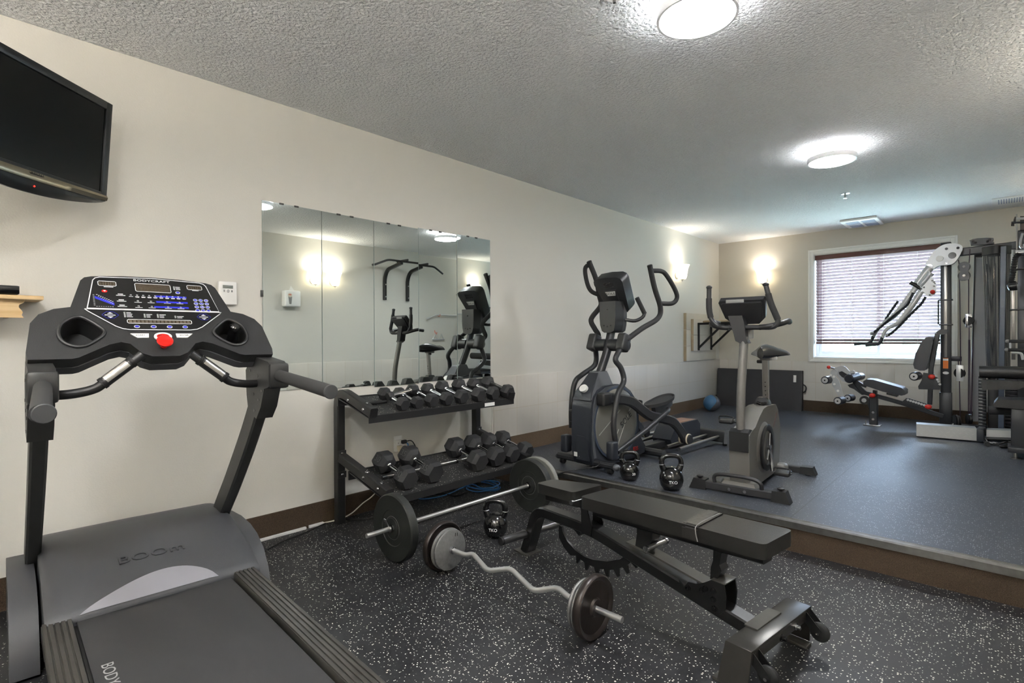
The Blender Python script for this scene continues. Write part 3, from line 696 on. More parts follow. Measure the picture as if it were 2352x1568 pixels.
T = thing('thermostat', 'white wall thermostat with a small grey display beside the treadmill console', 'thermostat', (0, 1.155, 1.44))
G().bb((-.002, 1.11, 1.447), (.008, 1.198, 1.57), .002).out('base_plate', 'white_plastic', T)
G().bb((.008, 1.104, 1.442), (.03, 1.204, 1.577), .005, 3).out('case', 'white_plastic', T)
mat('lcd', (120, 125, 118), .2); mat('mid_grey', (130, 130, 128), .5)
G().bb((.0295, 1.126, 1.536), (.0308, 1.182, 1.555), .0005).out('display', 'lcd', T)
g = G()
for y in (1.13, 1.172): G().bb((.029, y, 1.515), (.0315, y + .008, 1.527), .001).out('button', 'mid_grey', T)
for s in (1, -1): G().prism([(.029, 1.145, 1.521 + s * .002), (.029, 1.165, 1.521 + s * .002), (.029, 1.155, 1.521 + s * .009)], (.0025, 0, 0)).out('arrow_button', 'mid_grey', T)

# ---------------------------------------------------------------- mirrors
mm = mat('mirror', (228, 234, 230), .012, 1); mat('mirror_edge', (150, 165, 160), .2); mat('clip', (70, 70, 68), .35, .6)
ms = [(1.362, 1.749, .912, 2.096, 0, 0), (1.752, 2.150, .9, 2.095, .1, 0), (2.153, 2.550, .888, 2.094, -.12, .05), (2.553, 2.946, .897, 2.103, .15, -.1), (2.950, 3.338, .897, 2.108, -.05, .12)]
mn = ['first mirror panel on the left wall, nearest the treadmill', 'second mirror panel from the treadmill', 'middle mirror panel of the five', 'fourth mirror panel, left of the last one', 'last mirror panel, the one nearest the platform']
for (y0, y1, z0, z1, rz, ry), lb in zip(ms, mn):
    T = thing('wall_mirror', 'tall frameless ' + lb, 'mirror', (.006, (y0 + y1) / 2, z0), 0, 'mirror panels above the dumbbell rack')
    w_, h_ = (y1 - y0) / 2, z1 - z0
    Q = Matrix.Translation((.006, (y0 + y1) / 2, z0)) @ Matrix.Rotation(math.radians(rz), 4, 'Z') @ Matrix.Rotation(math.radians(ry), 4, 'Y'); Ql = FR[T.name].inverted() @ Q
    G().bb((-.004, -w_, 0), (0, w_, h_)).out('backing', 'mirror_edge', T, w=False, M=Ql)
    G().bb((0, -w_ + .001, .001), (.001, w_ - .001, h_ - .001)).out('mirror_glass', 'mirror', T, w=False, M=Ql)
    for yy in (-w_ * .45, w_ * .05): G().bb((-.004, yy, h_ - .008), (.004, yy + .028, h_ + .003), .001).out('clip', 'clip', T, w=False, M=Ql)
G().bb((0, 1.351, 1.50), (.009, 1.366, 1.54), .001).out('mirror_clip', 'clip', loc=(0, 1.358, 1.5))
tag(bpy.data.objects['mirror_clip'], 'small metal clip on the left edge of the first mirror panel', 'clip')

# ---------------------------------------------------------------- dumbbell rack
mat('rack_metal', (30, 30, 31), .38, bump=.06, bscale=700); mat('cast_rubber', (36, 36, 38), .62, bump=.35, bscale=420, mott=.08)
T = thing('dumbbell_rack', 'black two-shelf steel dumbbell rack against the left wall', 'rack', (.36, 2.465, 0))
def tray(z, x): return z[1] + (z[0] - x) * .25
UP, LO = (.48, .755), (.66, .274)
for y in (1.83, 3.09):
    a = UP; ze = tray(a, .50) + .027
    G().rtube([(.08, y, 0), (.08, y, .5), (.08, y, .90), (.50, y, ze)], .055, .062, up=(1, 0, 0), fil=.12).out('upright', 'rack_metal', T)
    G().rtube([(.112, y, tray(LO, .112) + .034), (.665, y, tray(LO, .665) + .034)], .055, .062, up=(0, 0, 1)).out('lower_arm', 'rack_metal', T)
    for z in (.47, .33): G().bb((.111, y - .03, z - .022), (.117, y + .03, z + .022), .002).out('bolt_plate', 'rack_metal', T); G().lathe([(.011, 0), (.010, .003), (.006, .006), (0, .007)], (.117, y, z), (1, 0, 0), 14).out('bolt', 'screw', T)
    for P, xs in ((UP, (.24, .42)), (LO, (.42, .58))):
        for x in xs:
            z = tray(P, x) + (.055 if P is UP else .064)
            G().lathe([(.015, 0), (.015, .002), (.008, .003), (.008, .010), (.003, .012), (.003, .02), (0, .02)], (x, y, z), (.24, 0, 1), 14).out('bolt', 'screw', T)
            G().lathe([(.011, 0), (.010, .003), (.006, .006), (0, .007)], (x, y - .028, z - .03), (0, -1, 0), 14).out('bolt', 'screw', T)
liner = rubber_floor('shelf_rubber', (36, 36, 36), (190, 186, 176), (.25, .42), 100, .6)
for (xf, zf), xb, nm in ((UP, .12, 'upper_shelf'), (LO, .25, 'lower_shelf')):
    g = G().prism([(xb, 1.805, tray((xf, zf), xb) - .01), (xf, 1.805, zf - .01), (xf, 1.805, zf - .042), (xf + .004, 1.805, zf - .042), (xf + .004, 1.805, zf + .003), (xf - .004, 1.805, zf + .003), (xf - .006, 1.805, zf - .004), (xb + .006, 1.805, tray((xf, zf), xb) - .003), (xb + .006, 1.805, tray((xf, zf), xb) + .004), (xb, 1.805, tray((xf, zf), xb) + .004)], (0, 1.32, 0), .001, 1)
    sh = g.out(nm, 'rack_metal', T)
    G().prism([(xb + .01, 1.862, tray((xf, zf), xb + .01) - .004), (xf - .012, 1.862, tray((xf, zf), xf - .012) - .004), (xf - .012, 1.862, tray((xf, zf), xf - .012)), (xb + .01, 1.862, tray((xf, zf), xb + .01))], (0, 1.196, 0)).out('rubber_liner', liner, sh)
    G().bb((xb - .012, 1.80, tray((xf, zf), xb) - .055), (xb, 3.125, tray((xf, zf), xb) + .004), .002).out('rear_rail', 'rack_metal', sh)
G().bb((.4845, 2.80, .722), (.4855, 2.905, .748)).out('maker_label', 'white_plastic', T)

# ---------------------------------------------------------------- hex dumbbells: axis along own x, resting on a flat at z = 0
def make_dumbbell(R, L, hl, mark=None, name='hex_dumbbell'):
    T = thing(name, '', 'dumbbell', (0, 0, 0)); ap = R * .866
    for s in (-1, 1):
        x0, x1 = L / 2 - hl, L / 2
        secs = [(x0 - .004, .30), (x0, .55), (x0 + hl * .2, .93), (x0 + hl * .3, 1), (x1 - hl * .28, 1), (x1 - hl * .18, .95), (x1, .80)]
        g = G().rings([[(s * x, R * k * math.cos(PI / 3 * i), ap + R * k * math.sin(PI / 3 * i)) for i in range(6)] for x, k in secs]); g.out('weight_head', 'cast_rubber', T, w=False, sharp=12)
    g = G().lathe([(0, 0), (.0145, 0), (.0175, .003), (.0175, .008), (.0135, .012), (.0125, .02), (.0155, (L - 2 * hl) * .5), (.0125, L - 2 * hl - .012), (.0135, L - 2 * hl - .004), (.0175, L - 2 * hl), (.0175, L - 2 * hl + .005), (.0145, L - 2 * hl + .008), (0, L - 2 * hl + .008)], (-(L / 2 - hl) - .004, 0, ap), (1, 0, 0), 16)
    g.out('handle', 'chrome', T, w=False)
    if mark:
        c60, s60 = .5, .866
        for s in (1, -1):
            # number cast into the upper left flat
            o_ = V((s * (L / 2 - hl * .5), -R * .75, ap + R * .433)); text('cast_number', mark, 'rubber_mark', T, FR[T.name] @ frame(o_ + V((0, -.866, .5)) * .0008, (0, -.5, -.866) if False else (1, 0, 0), (0, .5, .866)), hl * .5, .0006)
    return T
mat('rubber_mark', (74, 74, 74), .5)
def put(T, x, y, P, lift=0, tilt=True, rz=0, label=''):
    """Rest a dumbbell on a sloping shelf with its axis across the shelf."""
    z = tray(P, x) + lift
    T.location = (x, y, z); T.rotation_euler = (0, math.atan(.25) if tilt else 0, rz); T['label'] = label
ordn = ['leftmost', 'second', 'third', 'fourth', 'fifth', 'sixth', 'seventh', 'rightmost']
ups = [(2.086, .047, .285, .075), (2.205, .043, .27, .068), (2.325, .050, .29, .078), (2.46, .050, .29, .078), (2.60, .055, .30, .082), (2.768, .057, .305, .084), (2.925, .055, .30, .082), (3.085, .058, .31, .086)]
for i, (y, R, L, hl) in enumerate(ups):
    d = make_dumbbell(R, L, hl); d['group'] = 'hex dumbbells on the upper shelf'
    put(d, .325, y, UP, label='black hex dumbbell on the upper rack shelf, %s of the eight lying across it' % ordn[i])
lws = [(2.005, .076, '30', 'leftmost on the lower rack shelf'), (2.21, .079, '35', 'second from the left on the lower rack shelf, beside the gap'), (2.625, .079, '40', 'just right of the gap on the lower rack shelf'), (2.81, .076, '25', 'fourth from the left on the lower rack shelf'), (2.975, .071, '30', 'second from the right on the lower rack shelf'), (3.14, .068, '20', 'rightmost on the lower rack shelf')]
for i, (y, R, mk, lb) in enumerate(lws):
    d = make_dumbbell(R, .355, .115, mk if i < 2 else None); d['group'] = 'hex dumbbells on the lower shelf'
    put(d, .447, y, LO, label='large black hex dumbbell ' + lb)
d = make_dumbbell(.034, .235, .045); d.location = (.305, 2.185, .835); d.rotation_euler = (.0, -.16, math.radians(88)); d['label'] = 'smallest hex dumbbell lying crosswise on top of the others, upper shelf left'; d['group'] = 'hex dumbbells on the upper shelf'
T = thing('loading_bar', 'black rod with a steel end lying at the left end of the upper shelf', 'bar', (.32, 1.95, tray(UP, .32)))
G().tube([(.30, 1.885, tray(UP, .30) + .0135), (.30, 2.055, tray(UP, .30) + .0135)], .012, 16).out('rod', 'black_metal', T)
G().cyl((.30, 1.885, tray(UP, .30) + .0135), (.30, 1.915, tray(UP, .30) + .0135), .0128, 16).out('rod_sleeve', 'dark_steel', T)
T = thing('loading_bar', 'straight steel bar lying along the lower shelf behind the big dumbbells', 'bar', (.36, 2.3, tray(LO, .4)))
zl = tray(LO, .43) + .0135
G().tube([(.43, 1.935, zl), (.43, 2.74, zl)], .0125, 16).out('rod', 'steel', T)
G().cyl((.43, 1.93, zl), (.43, 1.965, zl), .0135, 16).out('rod_sleeve', 'dark_steel', T)
G().lathe([(.013, 0), (.0165, .001), (.0165, .012), (.013, .013)], (.43, 2.555, zl), (0, 1, 0), 16).out('collar', 'black_metal', T)
G().tube([(.445, 2.56, zl), (.49, 2.575, zl - .010), (.51, 2.57, zl - .016)], .003, 8).out('collar_lever', 'black_metal', T)

# ---------------------------------------------------------------- outlet and cords
T = thing('wall_outlet', 'white wall outlet with a plug adapter under the mirrors', 'outlet', (0, 2.35, .39))
G().bb((0, 2.316, .388), (.006, 2.388, .505), .002).out('cover_plate', 'white_plastic', T)
G().bb((.006, 2.312, .395), (.04, 2.385, .478), .003).out('adapter', 'white_plastic', T)
for y, z in ((2.33, .458), (2.36, .458)):
    G().bb((.0395, y, z - .006), (.0405, y + .003, z + .004)).out('socket_slot', 'black_gloss', T)
mat('cream_plastic', (212, 200, 176), .4); mat('white_cable', (216, 212, 200), .45); mat('black_cable', (22, 22, 22), .45); mat('blue_cable', (74, 138, 206), .4)
def cable(name, label, cat, pts, r, m, plug=None, k=6):
    T = thing(name, label, cat, pts[0]); G().tube(pts, r, 8, k=k).out('cable', m, T)
    if plug: plug(T)
    return T
cable('power_cord', 'white power cord hanging from the outlet to the floor behind the rack', 'cord', [(.055, 2.335, .40), (.052, 2.335, .35), (.045, 2.32, .30), (.04, 2.25, .235), (.04, 2.12, .12), (.035, 2.03, .075), (.05, 1.93, .03), (.045, 1.84, .012), (.03, 1.75, .01), (.022, 1.69, .012)], .0042, 'white_cable',
      lambda T: (G().prism([(.041, 2.318, .44), (.041, 2.352, .44), (.041, 2.35, .415), (.041, 2.339, .392), (.041, 2.331, .392), (.041, 2.32, .415)], (.028, 0, 0), .005, 2).out('plug', 'cream_plastic', T)))
cable('power_cord', 'upper black power cord arching out of the outlet adapter', 'cord', [(.055, 2.385, .464), (.06, 2.43, .465), (.05, 2.47, .43), (.045, 2.51, .35), (.04, 2.56, .25), (.04, 2.60, .12), (.06, 2.66, .012), (.10, 2.72, .006), (.205, 2.742, .006), (.2, 2.85, .006), (.12, 3.0, .006), (.09, 3.2, .006)], .0042, 'black_cable',
      lambda T: G().bb((.042, 2.352, .45), (.068, 2.392, .478), .006).out('plug', 'black_rubber', T))
cable('power_cord', 'lower black power cord leaving the outlet adapter', 'cord', [(.055, 2.385, .42), (.055, 2.42, .415), (.048, 2.45, .38), (.042, 2.47, .33), (.03, 2.49, .22), (.03, 2.47, .1), (.04, 2.42, .01), (.10, 2.25, .006), (.175, 2.08, .006), (.15, 1.97, .006), (.03, 1.87, .006), (.03, 1.76, .006), (.10, 1.58, .006), (.139, 1.42, .006), (.21, 1.26, .006), (.2, 1.13, .006)], .0042, 'black_cable',
      lambda T: G().bb((.042, 2.362, .408), (.066, 2.392, .432), .005).out('plug', 'black_rubber', T))
cl = [(.058, 2.39, .455), (.058, 2.405, .44), (.055, 2.408, .40), (.05, 2.41, .30), (.04, 2.42, .15), (.06, 2.48, .02), (.13, 2.62, .006), (.12, 2.78, .006), (.08, 2.92, .006)]
for t in range(3):
    for i in range(10):
        a = 2 * PI * i / 10 + 2.6; rr = 1 + .12 * math.sin(3 * a + t * 2) - .07 * t
        cl.append((.19 + .165 * rr * math.cos(a) * .9, 3.05 + .165 * rr * math.sin(a) * .75 + .02 * t, .006 + .009 * t + .004 * (i % 2)))
cable('network_cable', 'blue cable running from the outlet into a loose coil on the floor', 'cable', cl, .005, 'blue_cable', k=5)
tag(G().bb((.014, 1.16, 0), (.034, 1.62, .016), .003).out('cable_cover', 'white_plastic', loc=(.024, 1.4, 0)), 'white cable cover strip along the foot of the left wall', 'cable cover')
tag(G().bb((.016, 1.64, .0), (.034, 1.74, .018), .003).out('cable_cover', 'white_plastic', loc=(.024, 1.69, 0)), 'short loose piece of white cable cover by the rack leg', 'cable cover')

# ---------------------------------------------------------------- barbells
def plate_prof(R, r, t, kind):
    if kind == 'bumper': return [(r, -t * .5), (r + .028, -t * .5), (r + .03, -t * .36), (R * .52, -t * .34), (R * .54, -t * .42), (R * .72, -t * .44), (R * .96, -t * .5), (R, -t * .36), (R, t * .36), (R * .96, t * .5), (R * .72, t * .44), (R * .54, t * .42), (R * .52, t * .34), (r + .03, t * .36), (r + .028, t * .5), (r, t * .5)]
    return [(r, -t * .5), (r + .02, -t * .5), (r + .026, -t * .25), (R * .80, -t * .2), (R * .86, -t * .42), (R * .94, -t * .5), (R * .985, -t * .32), (R, 0), (R * .985, t * .32), (R * .94, t * .5), (R * .86, t * .42), (R * .80, t * .2), (r + .026, t * .25), (r + .02, t * .5), (r, t * .5)]
mat('bumper', (28, 30, 28), .55, bump=.2, bscale=300); mat('iron_black', (44, 38, 36), .34, .35, mott=.35, mscale=9, bump=.1, bscale=60); mat('hammertone', (128, 128, 128), .42, .6, bump=.5, bscale=240, mott=.1, mscale=60)
mat('bar_steel', (206, 206, 206), .3, .85, mott=.06, mscale=20)
T = thing('barbell', 'straight steel barbell with two rubber plates on the floor before the rack', 'barbell', (.872, 2.3, 0)); zb = .187
G().tube([(.872, 1.543, zb), (.872, 3.13, zb)], .0125, 20).out('bar', 'bar_steel', T)
for y, lbl in ((1.725, 'black rubber plate nearest the treadmill'), (2.875, None)):
    p = G().lathe(plate_prof(.187, .0255, .052, 'bumper'), (.872, y, zb), (0, 1, 0), 64).out('weight_plate', 'bumper', T)
    for r in (.102, .064):
        g = G()
        for s in (-1, 1): G().lathe([(r - .001, -.0006), (r, .0006), (r + .001, -.0006)], (.872, y + s * .0188, zb), (0, s, 0), 64).out('plate_ring', 'mid_grey', p)
for y in (1.692, 2.842): G().lathe([(.0127, 0), (.019, .001), (.019, .012), (.0127, .013)], (.872, y - .006, zb), (0, 1, 0), 20).out('collar', 'chrome', T)
G().tube([(.872, 1.683, zb + .014), (.866, 1.655, zb + .06), (.874, 1.652, zb + .066), (.882, 1.657, zb + .06), (.878, 1.683, zb + .014)], .0018, 6).out('spring_clip', 'chrome', T)
mat('grey_rubber', (120, 120, 116), .5)
G().lathe(plate_prof(.19, .0255, .035, 'bumper'), (.872, 2.955, zb), (0, 1, 0), 64).out('weight_plate', 'grey_rubber', T)
T = thing('curl_bar', 'zigzag steel curl bar with iron plates lying on the speckled floor', 'barbell', (1.66, 1.825, 0)); zc = .128; yc = 1.825
pts = [(1.09, yc, zc), (1.16, yc, zc), (1.30, yc, zc), (1.345, yc + .002, zc), (1.385, yc + .012, zc + .016), (1.52, yc - .014, zc - .024), (1.645, yc + .014, zc + .016), (1.815, yc - .014, zc - .028), (1.93, yc + .012, zc + .016), (2.0, yc, zc), (2.05, yc, zc), (2.265, yc - .006, zc)]
G().tube([(1.06, yc, zc)] + pts[1:], .0125, 18, fil=.03).out('bar', 'bar_steel', T)
for x, R, t, m in ((1.165, .131, .036, 'iron_black'), (1.2, .108, .022, 'hammertone'), (1.222, .105, .02, 'hammertone'), (2.072, .105, .02, 'hammertone'), (2.094, .11, .018, 'hammertone'), (2.125, .131, .036, 'iron_black')):
    dz = .131 - R if False else 0
    G().lathe(plate_prof(R, .0135, t, 'iron') if m == 'iron_black' else [(.0135, -t / 2), (R * .9, -t / 2), (R * .98, -t * .3), (R, 0), (R * .98, t * .3), (R * .9, t / 2), (.0135, t / 2)], (x, yc, zc + .003 - (0 if R > .12 else .006)), (1, 0, 0), 56).out('weight_plate', m, T)
G().lathe([(.0127, 0), (.018, .002), (.018, .016), (.0127, .018)], (1.236, yc, zc), (1, 0, 0), 20).out('collar', 'chrome', T)
text('cast_number', '11', 'iron_black', T, frame((1.2333, yc + .035, zc + .07), (0, 1, -.1), (0, .1, 1)), .026, .0008)

# ---------------------------------------------------------------- kettlebells
mat('kb_black', (16, 16, 17), .18, coat=.4, mott=.05)
def kettlebell(x, y, z, R, h, rz, label, mark=None, mrot=0):
    T = thing('kettlebell', label, 'kettlebell', (x, y, z), rz, 'black kettlebells'); o = dict(parent=T, w=False)
    g = G().lathe([(0, 0), (R * .55, 0), (R * .66, .004), (R * .9, R * .4), (R, R * .85), (R * .97, R * 1.15), (R * .8, R * 1.58), (R * .5, R * 1.86), (R * .25, R * 1.95), (0, R * 1.97)], (0, 0, 0), n=36); b = g.out('bell', 'kb_black', sharp=60, **o)
    zt = h - .017
    p = [(-R * .55, 0, R * 1.55), (-R * .74, 0, R * 1.95), (-R * .80, 0, zt - .045), (-R * .66, 0, zt - .012), (-R * .3, 0, zt), (R * .3, 0, zt), (R * .66, 0, zt - .012), (R * .80, 0, zt - .045), (R * .74, 0, R * 1.95), (R * .55, 0, R * 1.55)]
    G().tube(p, [.024, .020, .0165, .016, .016, .0165, .020, .024], 16, k=6).out('handle', 'kb_black', sharp=60, **o)
    for s in (-1, 1): G().lathe([(.0195, -.002), (.021, 0), (.0195, .002)], (s * R * .785, 0, R * 2.12), (s * .12, 0, 1), 18).out('weld_ring', 'screw', **o)
    if mark: 
        a = mrot - rz; d = V((math.cos(a), math.sin(a), 0))
        text('maker_lettering', mark, 'print_white', b, FR[T.name] @ frame(d * (R * .985) + V((0, 0, R * .82)), (-d.y, d.x, 0), (0, 0, 1)), R * .34, .0012)
    return T
kettlebell(1.03, 2.36, 0, .076, .238, math.radians(32), 'glossy black kettlebell on the lower floor beside the barbell', 'TKO', math.radians(-58))
kettlebell(1.31, 3.50, ZP, .073, .225, math.radians(25), 'smaller black kettlebell on the platform in front of the elliptical', '20', math.radians(-35))
kettlebell(1.655, 3.475, ZP, .083, .252, math.radians(38), 'larger black kettlebell on the platform between elliptical and exercise bike', 'TKO', math.radians(-55))

# ---------------------------------------------------------------- adjustable bench (own frame: +x from seat end to wheel end)
T = thing('weight_bench', 'black adjustable weight bench with taped backrest on the speckled lower floor', 'bench', (1.333, 2.32, 0), math.radians(-7.7))
o = dict(parent=T, w=False)
mat('bench_frame', (21, 21, 22), .3, .2, bump=.05, bscale=500, coat=.2); mat('bench_worn', (92, 90, 86), .3, .6, mott=.15, mscale=8)
mat('bench_vinyl', (30, 29, 28), .3, bump=.25, bscale=330, mott=.08, mscale=10)
# seat pad, tapering to its nose, and long back pad, rising slightly
sp = [(.145, -.062), (.475, -.112), (.475, .112), (.145, .062)]
g = G().prism([(x, y, .385 + (x - .145) * .09) for x, y, _ in rounded([(*q, 0) for q in sp], .028)], (0, 0, .052), .010, 3); g.out('seat', 'bench_vinyl', sharp=60, **o)
def pz(x): return .46 + (x - .52) * .033
g = G().prism([(x, y, pz(x) - .058) for x, y, _ in rounded([(.525, -.118, 0), (1.43, -.118, 0), (1.43, .118, 0), (.525, .118, 0)], .028)], (0, 0, .058), .010, 3); bp = g.out('backrest', 'bench_vinyl', sharp=60, **o)
mat('tape', (44, 42, 41), .3, bump=.35, bscale=60)
g = G()
for i, (x0, x1, sk) in enumerate(((1.095, 1.150, .03), (1.125, 1.165, .02), (1.11, 1.158, .035))):
    e = .0015 * (i + 1); q = []
    for y, zz in ((-.119, -.056), (-.1195, -.015), (-.105, .001), (.105, .001), (.1195, -.015), (.119, -.056)):
        s = (y + .12) / .24 * -sk; q.append([(x0 + s, y * (1 + e * 4), pz(x0) + zz + e), (x1 + s, y * (1 + e * 4), pz(x1) + zz + e)])
    vs = [p for r in q for p in r]; g.mesh(vs, [(2 * k, 2 * k + 1, 2 * k + 3, 2 * k + 2) for k in range(5)])
g.out('tape_wrap', 'tape', parent=bp, w=False)
G().tube([(1.166, -.122, pz(1.16) - .055), (1.158, -.1225, pz(1.16) - .02), (1.155, -.11, pz(1.16) + .003), (1.14, .0, pz(1.15) + .004), (1.135, .10, pz(1.15) + .003)], .0022, 6, k=5).out('tape_edge', 'mid_grey', parent=bp, w=False)
# rails under the pads
G().rtube([(.20, 0, .368), (.50, 0, .392)], .09, .035).out('seat_rail', 'bench_frame', **o)
G().rtube([(.56, 0, .375), (1.385, 0, .407)], .075, .05).out('back_rail', 'bench_frame', **o)
# main beam: leg, curve, long slope to the cross foot
G().rtube([(.0, 0, .008), (.045, 0, .12), (.10, 0, .272), (.5, 0, .272), (1.36, 0, .105)], .078, .055, up=(-1, 0, 0), fil=.11).out('main_beam', 'bench_frame', **o)
G().prism([(-.065, -.055, 0), (.055, -.055, 0), (.055, .06, 0), (-.065, .06, 0)], (0, 0, .007), .002, 1).out('foot_plate', 'bench_worn', **o)
G().cyl((.03, -.225, .12), (.03, .225, .12), .022, 22, bev=.004).out('foot_bar', 'dark_steel', **o)
for s in (-1, 1): G().cyl((.03, s * .226, .12), (.03, s * .21, .12), .0225, 22).out('foot_bar_cap', 'black_rubber', **o)
G().lathe([(.016, 0), (.015, .004), (.009, .007), (0, .008)], (.035, -.040, .13), (0, -1, 0), 16).out('bolt', 'black_gloss', **o)
# hinge bracket between seat and back pad
for s in (-1, 1):
    G().prism([(x, s * .046, z) for x, z in ((.468, .25), (.53, .245), (.535, .30), (.522, .33), (.508, .37), (.50, .435), (.478, .44), (.462, .42))], (0, -s * .006, 0), .002, 1).out('hinge_plate', 'bench_frame', **o)
G().tube([(.488, -.135, .425), (.488, .135, .425)], .007, 12).out('hinge_pin', 'screw', **o)
G().tube([(.488, -.13, .425), (.488, -.142, .425)], .012, 14).out('hinge_bolt', 'screw', **o)
# toothed arc
ic = [(.285, .222), (.292, .195), (.325, .155), (.385, .124), (.45, .111), (.51, .113), (.6, .134), (.68, .17), (.745, .222)]
ou = [(.792, .215)]
teeth = [(.78, .162), (.727, .117), (.668, .082), (.601, .059), (.532, .046), (.460, .046), (.396, .061)]
for i, (x, z) in enumerate(teeth):
    cxm, czm = .52, .46; d = V((x - cxm, 0, z - czm)).normalized(); t = V((-d.z, 0, d.x)) * -1
    p = V((x, 0, z)); b_ = p - d * .034
    ou += [tuple((b_ - t * .016).xz), tuple((p - d * .012 - t * .0085).xz), tuple((p - t * .005).xz), tuple((p + t * .005).xz), tuple((p - d * .012 + t * .0085).xz), tuple((b_ + t * .016).xz)] if d.x * 0 == 0 else []
ou += [(.350, .086), (.30, .115), (.264, .155), (.260, .20), (.268, .222)]
def order(pts):
    return pts
arc = [(x, -.006, z) for x, z in ic] + [(x, -.006, z) for x, z in ou]
g = G().prism(arc, (0, .012, 0)); g.out('toothed_arc', 'bench_frame', **o)
G().prism([(x, -.035, z) for x, z in ((.39, .25), (.45, .245), (.44, .222), (.42, .235))], (0, .07, 0)).out('catch', 'bench_frame', **o)
# gussets and the rear strut
gs = [(1.03, .205), (1.055, .185), (1.075, .212), (1.11, .216), (1.15, .236), (1.188, .262), (1.234, .258), (1.243, .207), (1.238, .154), (1.215, .128), (1.185, .128), (1.05, .160)]
for s in (-1, 1):
    gp = G().prism([(x, s * .046, z) for x, z in gs], (0, -s * .006, 0), .0015, 1).out('gusset', 'bench_frame', **o)
    for x, z in ((1.075, .187), (1.14, .2), (1.155, .213), (1.19, .216), (1.19, .182), (1.195, .148)): G().lathe([(.012, 0), (.012, .004), (.008, .005), (.008, .011), (0, .012)], (x, s * .046, z), (0, s, 0), 14).out('bolt', 'black_gloss', parent=gp, w=False)
G().bb((1.18, -.047, .256), (1.24, .047, .262), .002).out('cap_plate', 'bench_worn', **o)
G().prism([(x, -.028, z) for x, z in ((1.165, .25), (1.195, .262), (1.215, .30), (1.205, .32), (1.215, .37), (1.18, .38), (1.178, .33), (1.168, .30))], (0, .056, 0), .003, 1).out('rear_support', 'bench_frame', **o)
G().prism([(x, -.03, z) for x, z in ((.79, .27), (.85, .255), (.885, .335), (.885, .375), (.80, .365), (.80, .33))], (0, .06, 0), .003, 1).out('front_support', 'bench_frame', **o)
G().prism([(.74, -.034, .272), (.86, -.034, .262), (1.15, -.034, .215), (1.15, .034, .215), (.86, .034, .262), (.74, .034, .272)], (0, 0, .008), .002, 1).out('ladder_plate', 'bench_worn', **o)
G().tube([(.885, -.08, .30), (.885, .075, .30)], .011, 14).out('adjust_pin', 'steel', **o)
for y in (-.08, .066): G().lathe([(0, 0), (.014, 0), (.014, .012), (0, .013)], (.885, y, .30), (0, 1, 0), 14).out('pin_head', 'screw', **o)
# cross foot with end legs and transport wheels
mat('cross_metal', (84, 82, 79), .3, .75, mott=.12, mscale=7)
G().bb((1.35, -.245, .148), (1.445, .245, .160), .002).bb((1.43, -.245, .115), (1.445, .245, .150), .002).bb((1.35, -.245, .115), (1.362, .245, .150), .002).out('cross_bar', 'cross_metal', **o)
for s in (-1, 1):
    G().prism([(1.35, s * .245, .158), (1.445, s * .245, .158), (1.435, s * .258, .012), (1.325, s * .258, .012)], (0, -s * .007, 0), .002, 1).out('end_leg', 'cross_metal', **o)
    G().bb((1.30, s * .225 - .025, 0), (1.445, s * .225 + .025, .012), .003).out('foot_pad', 'bench_worn', **o)
    for dy in (-.02, .02):
        G().prism([(1.435, s * .215 + dy - .0015, .155), (1.45, s * .215 + dy - .0015, .15), (1.505, s * .215 + dy - .0015, .095), (1.49, s * .215 + dy - .0015, .075), (1.475, s * .215 + dy - .0015, .08), (1.432, s * .215 + dy - .0015, .12)], (0, .003, 0)).out('wheel_bracket', 'bench_frame', **o)
    w_ = G().lathe([(.006, -.012), (.014, -.013), (.03, -.010), (.036, -.006), (.037, 0), (.036, .006), (.03, .010), (.014, .013), (.006, .012)], (1.488, s * .215, .084), (0, 1, 0), 32).out('wheel', 'black_rubber', **o)
    G().cyl((1.488, s * .215 - .026, .084), (1.488, s * .215 + .026, .084), .006, 12).out('axle', 'screw', **o)
G().prism([(1.345, -.10, .160), (1.395, -.10, .160), (1.395, .092, .160), (1.345, .092, .160)], (0, 0, .005), .0015, 1).out('top_plate', 'bench_worn', **o)
for y, r in ((.10, .013), (-.02, .014)): G().lathe([(r, 0), (r, .004), (r * .6, .005), (r * .6, .018), (0, .022)], (1.445, y, .128), (1, 0, 0), 16).out('bolt', 'screw' if y > 0 else 'black_gloss', **o)

# ---------------------------------------------------------------- elliptical trainer (own frame: y runs back from the front stabiliser)
mat('ell_navy', (44, 47, 54), .38, bump=.12, bscale=500); mat('ell_grey', (92, 94, 98), .36, .2, bump=.1, bscale=500); mat('ell_disc', (134, 132, 126), .3, .5); mat('ell_tube', (50, 51, 53), .4, .25, bump=.1, bscale=600)
mat('ell_blue', (66, 76, 92), .3, .2); mat('disc_line', (190, 188, 182), .3, .5)
T = thing('elliptical_trainer', 'grey elliptical trainer standing on the platform by the tiled wall', 'elliptical', (.862, 3.58, ZP), math.radians(-5))
o = dict(parent=T, w=False)
G().rtube([(-.30, 0, .062), (.29, 0, .062)], .062, .05, c=.3).out('front_stabilizer', 'ell_tube', **o)
for s in (-1, 1):
    G().sph((s * .30, 0, .058), .032, (1, 1, .85)).out('stabilizer_cap', 'ell_grey', **o)
    G().cyl((s * .25 - .02, -.005, .024), (s * .25 + .02, -.005, .024), .024, 20, bev=.004).out('transport_wheel', 'black_rubber', **o)
hs = [(-.035, .05), (-.058, .14), (-.064, .30), (-.058, .50), (-.035, .585), (.03, .64), (.12, .668), (.20, .675), (.29, .675), (.39, .652), (.47, .607), (.535, .54), (.575, .46), (.592, .37), (.592, .28), (.61, .20), (.69, .105), (.68, .05), (.5, .02), (.1, .02), (0, .03)]
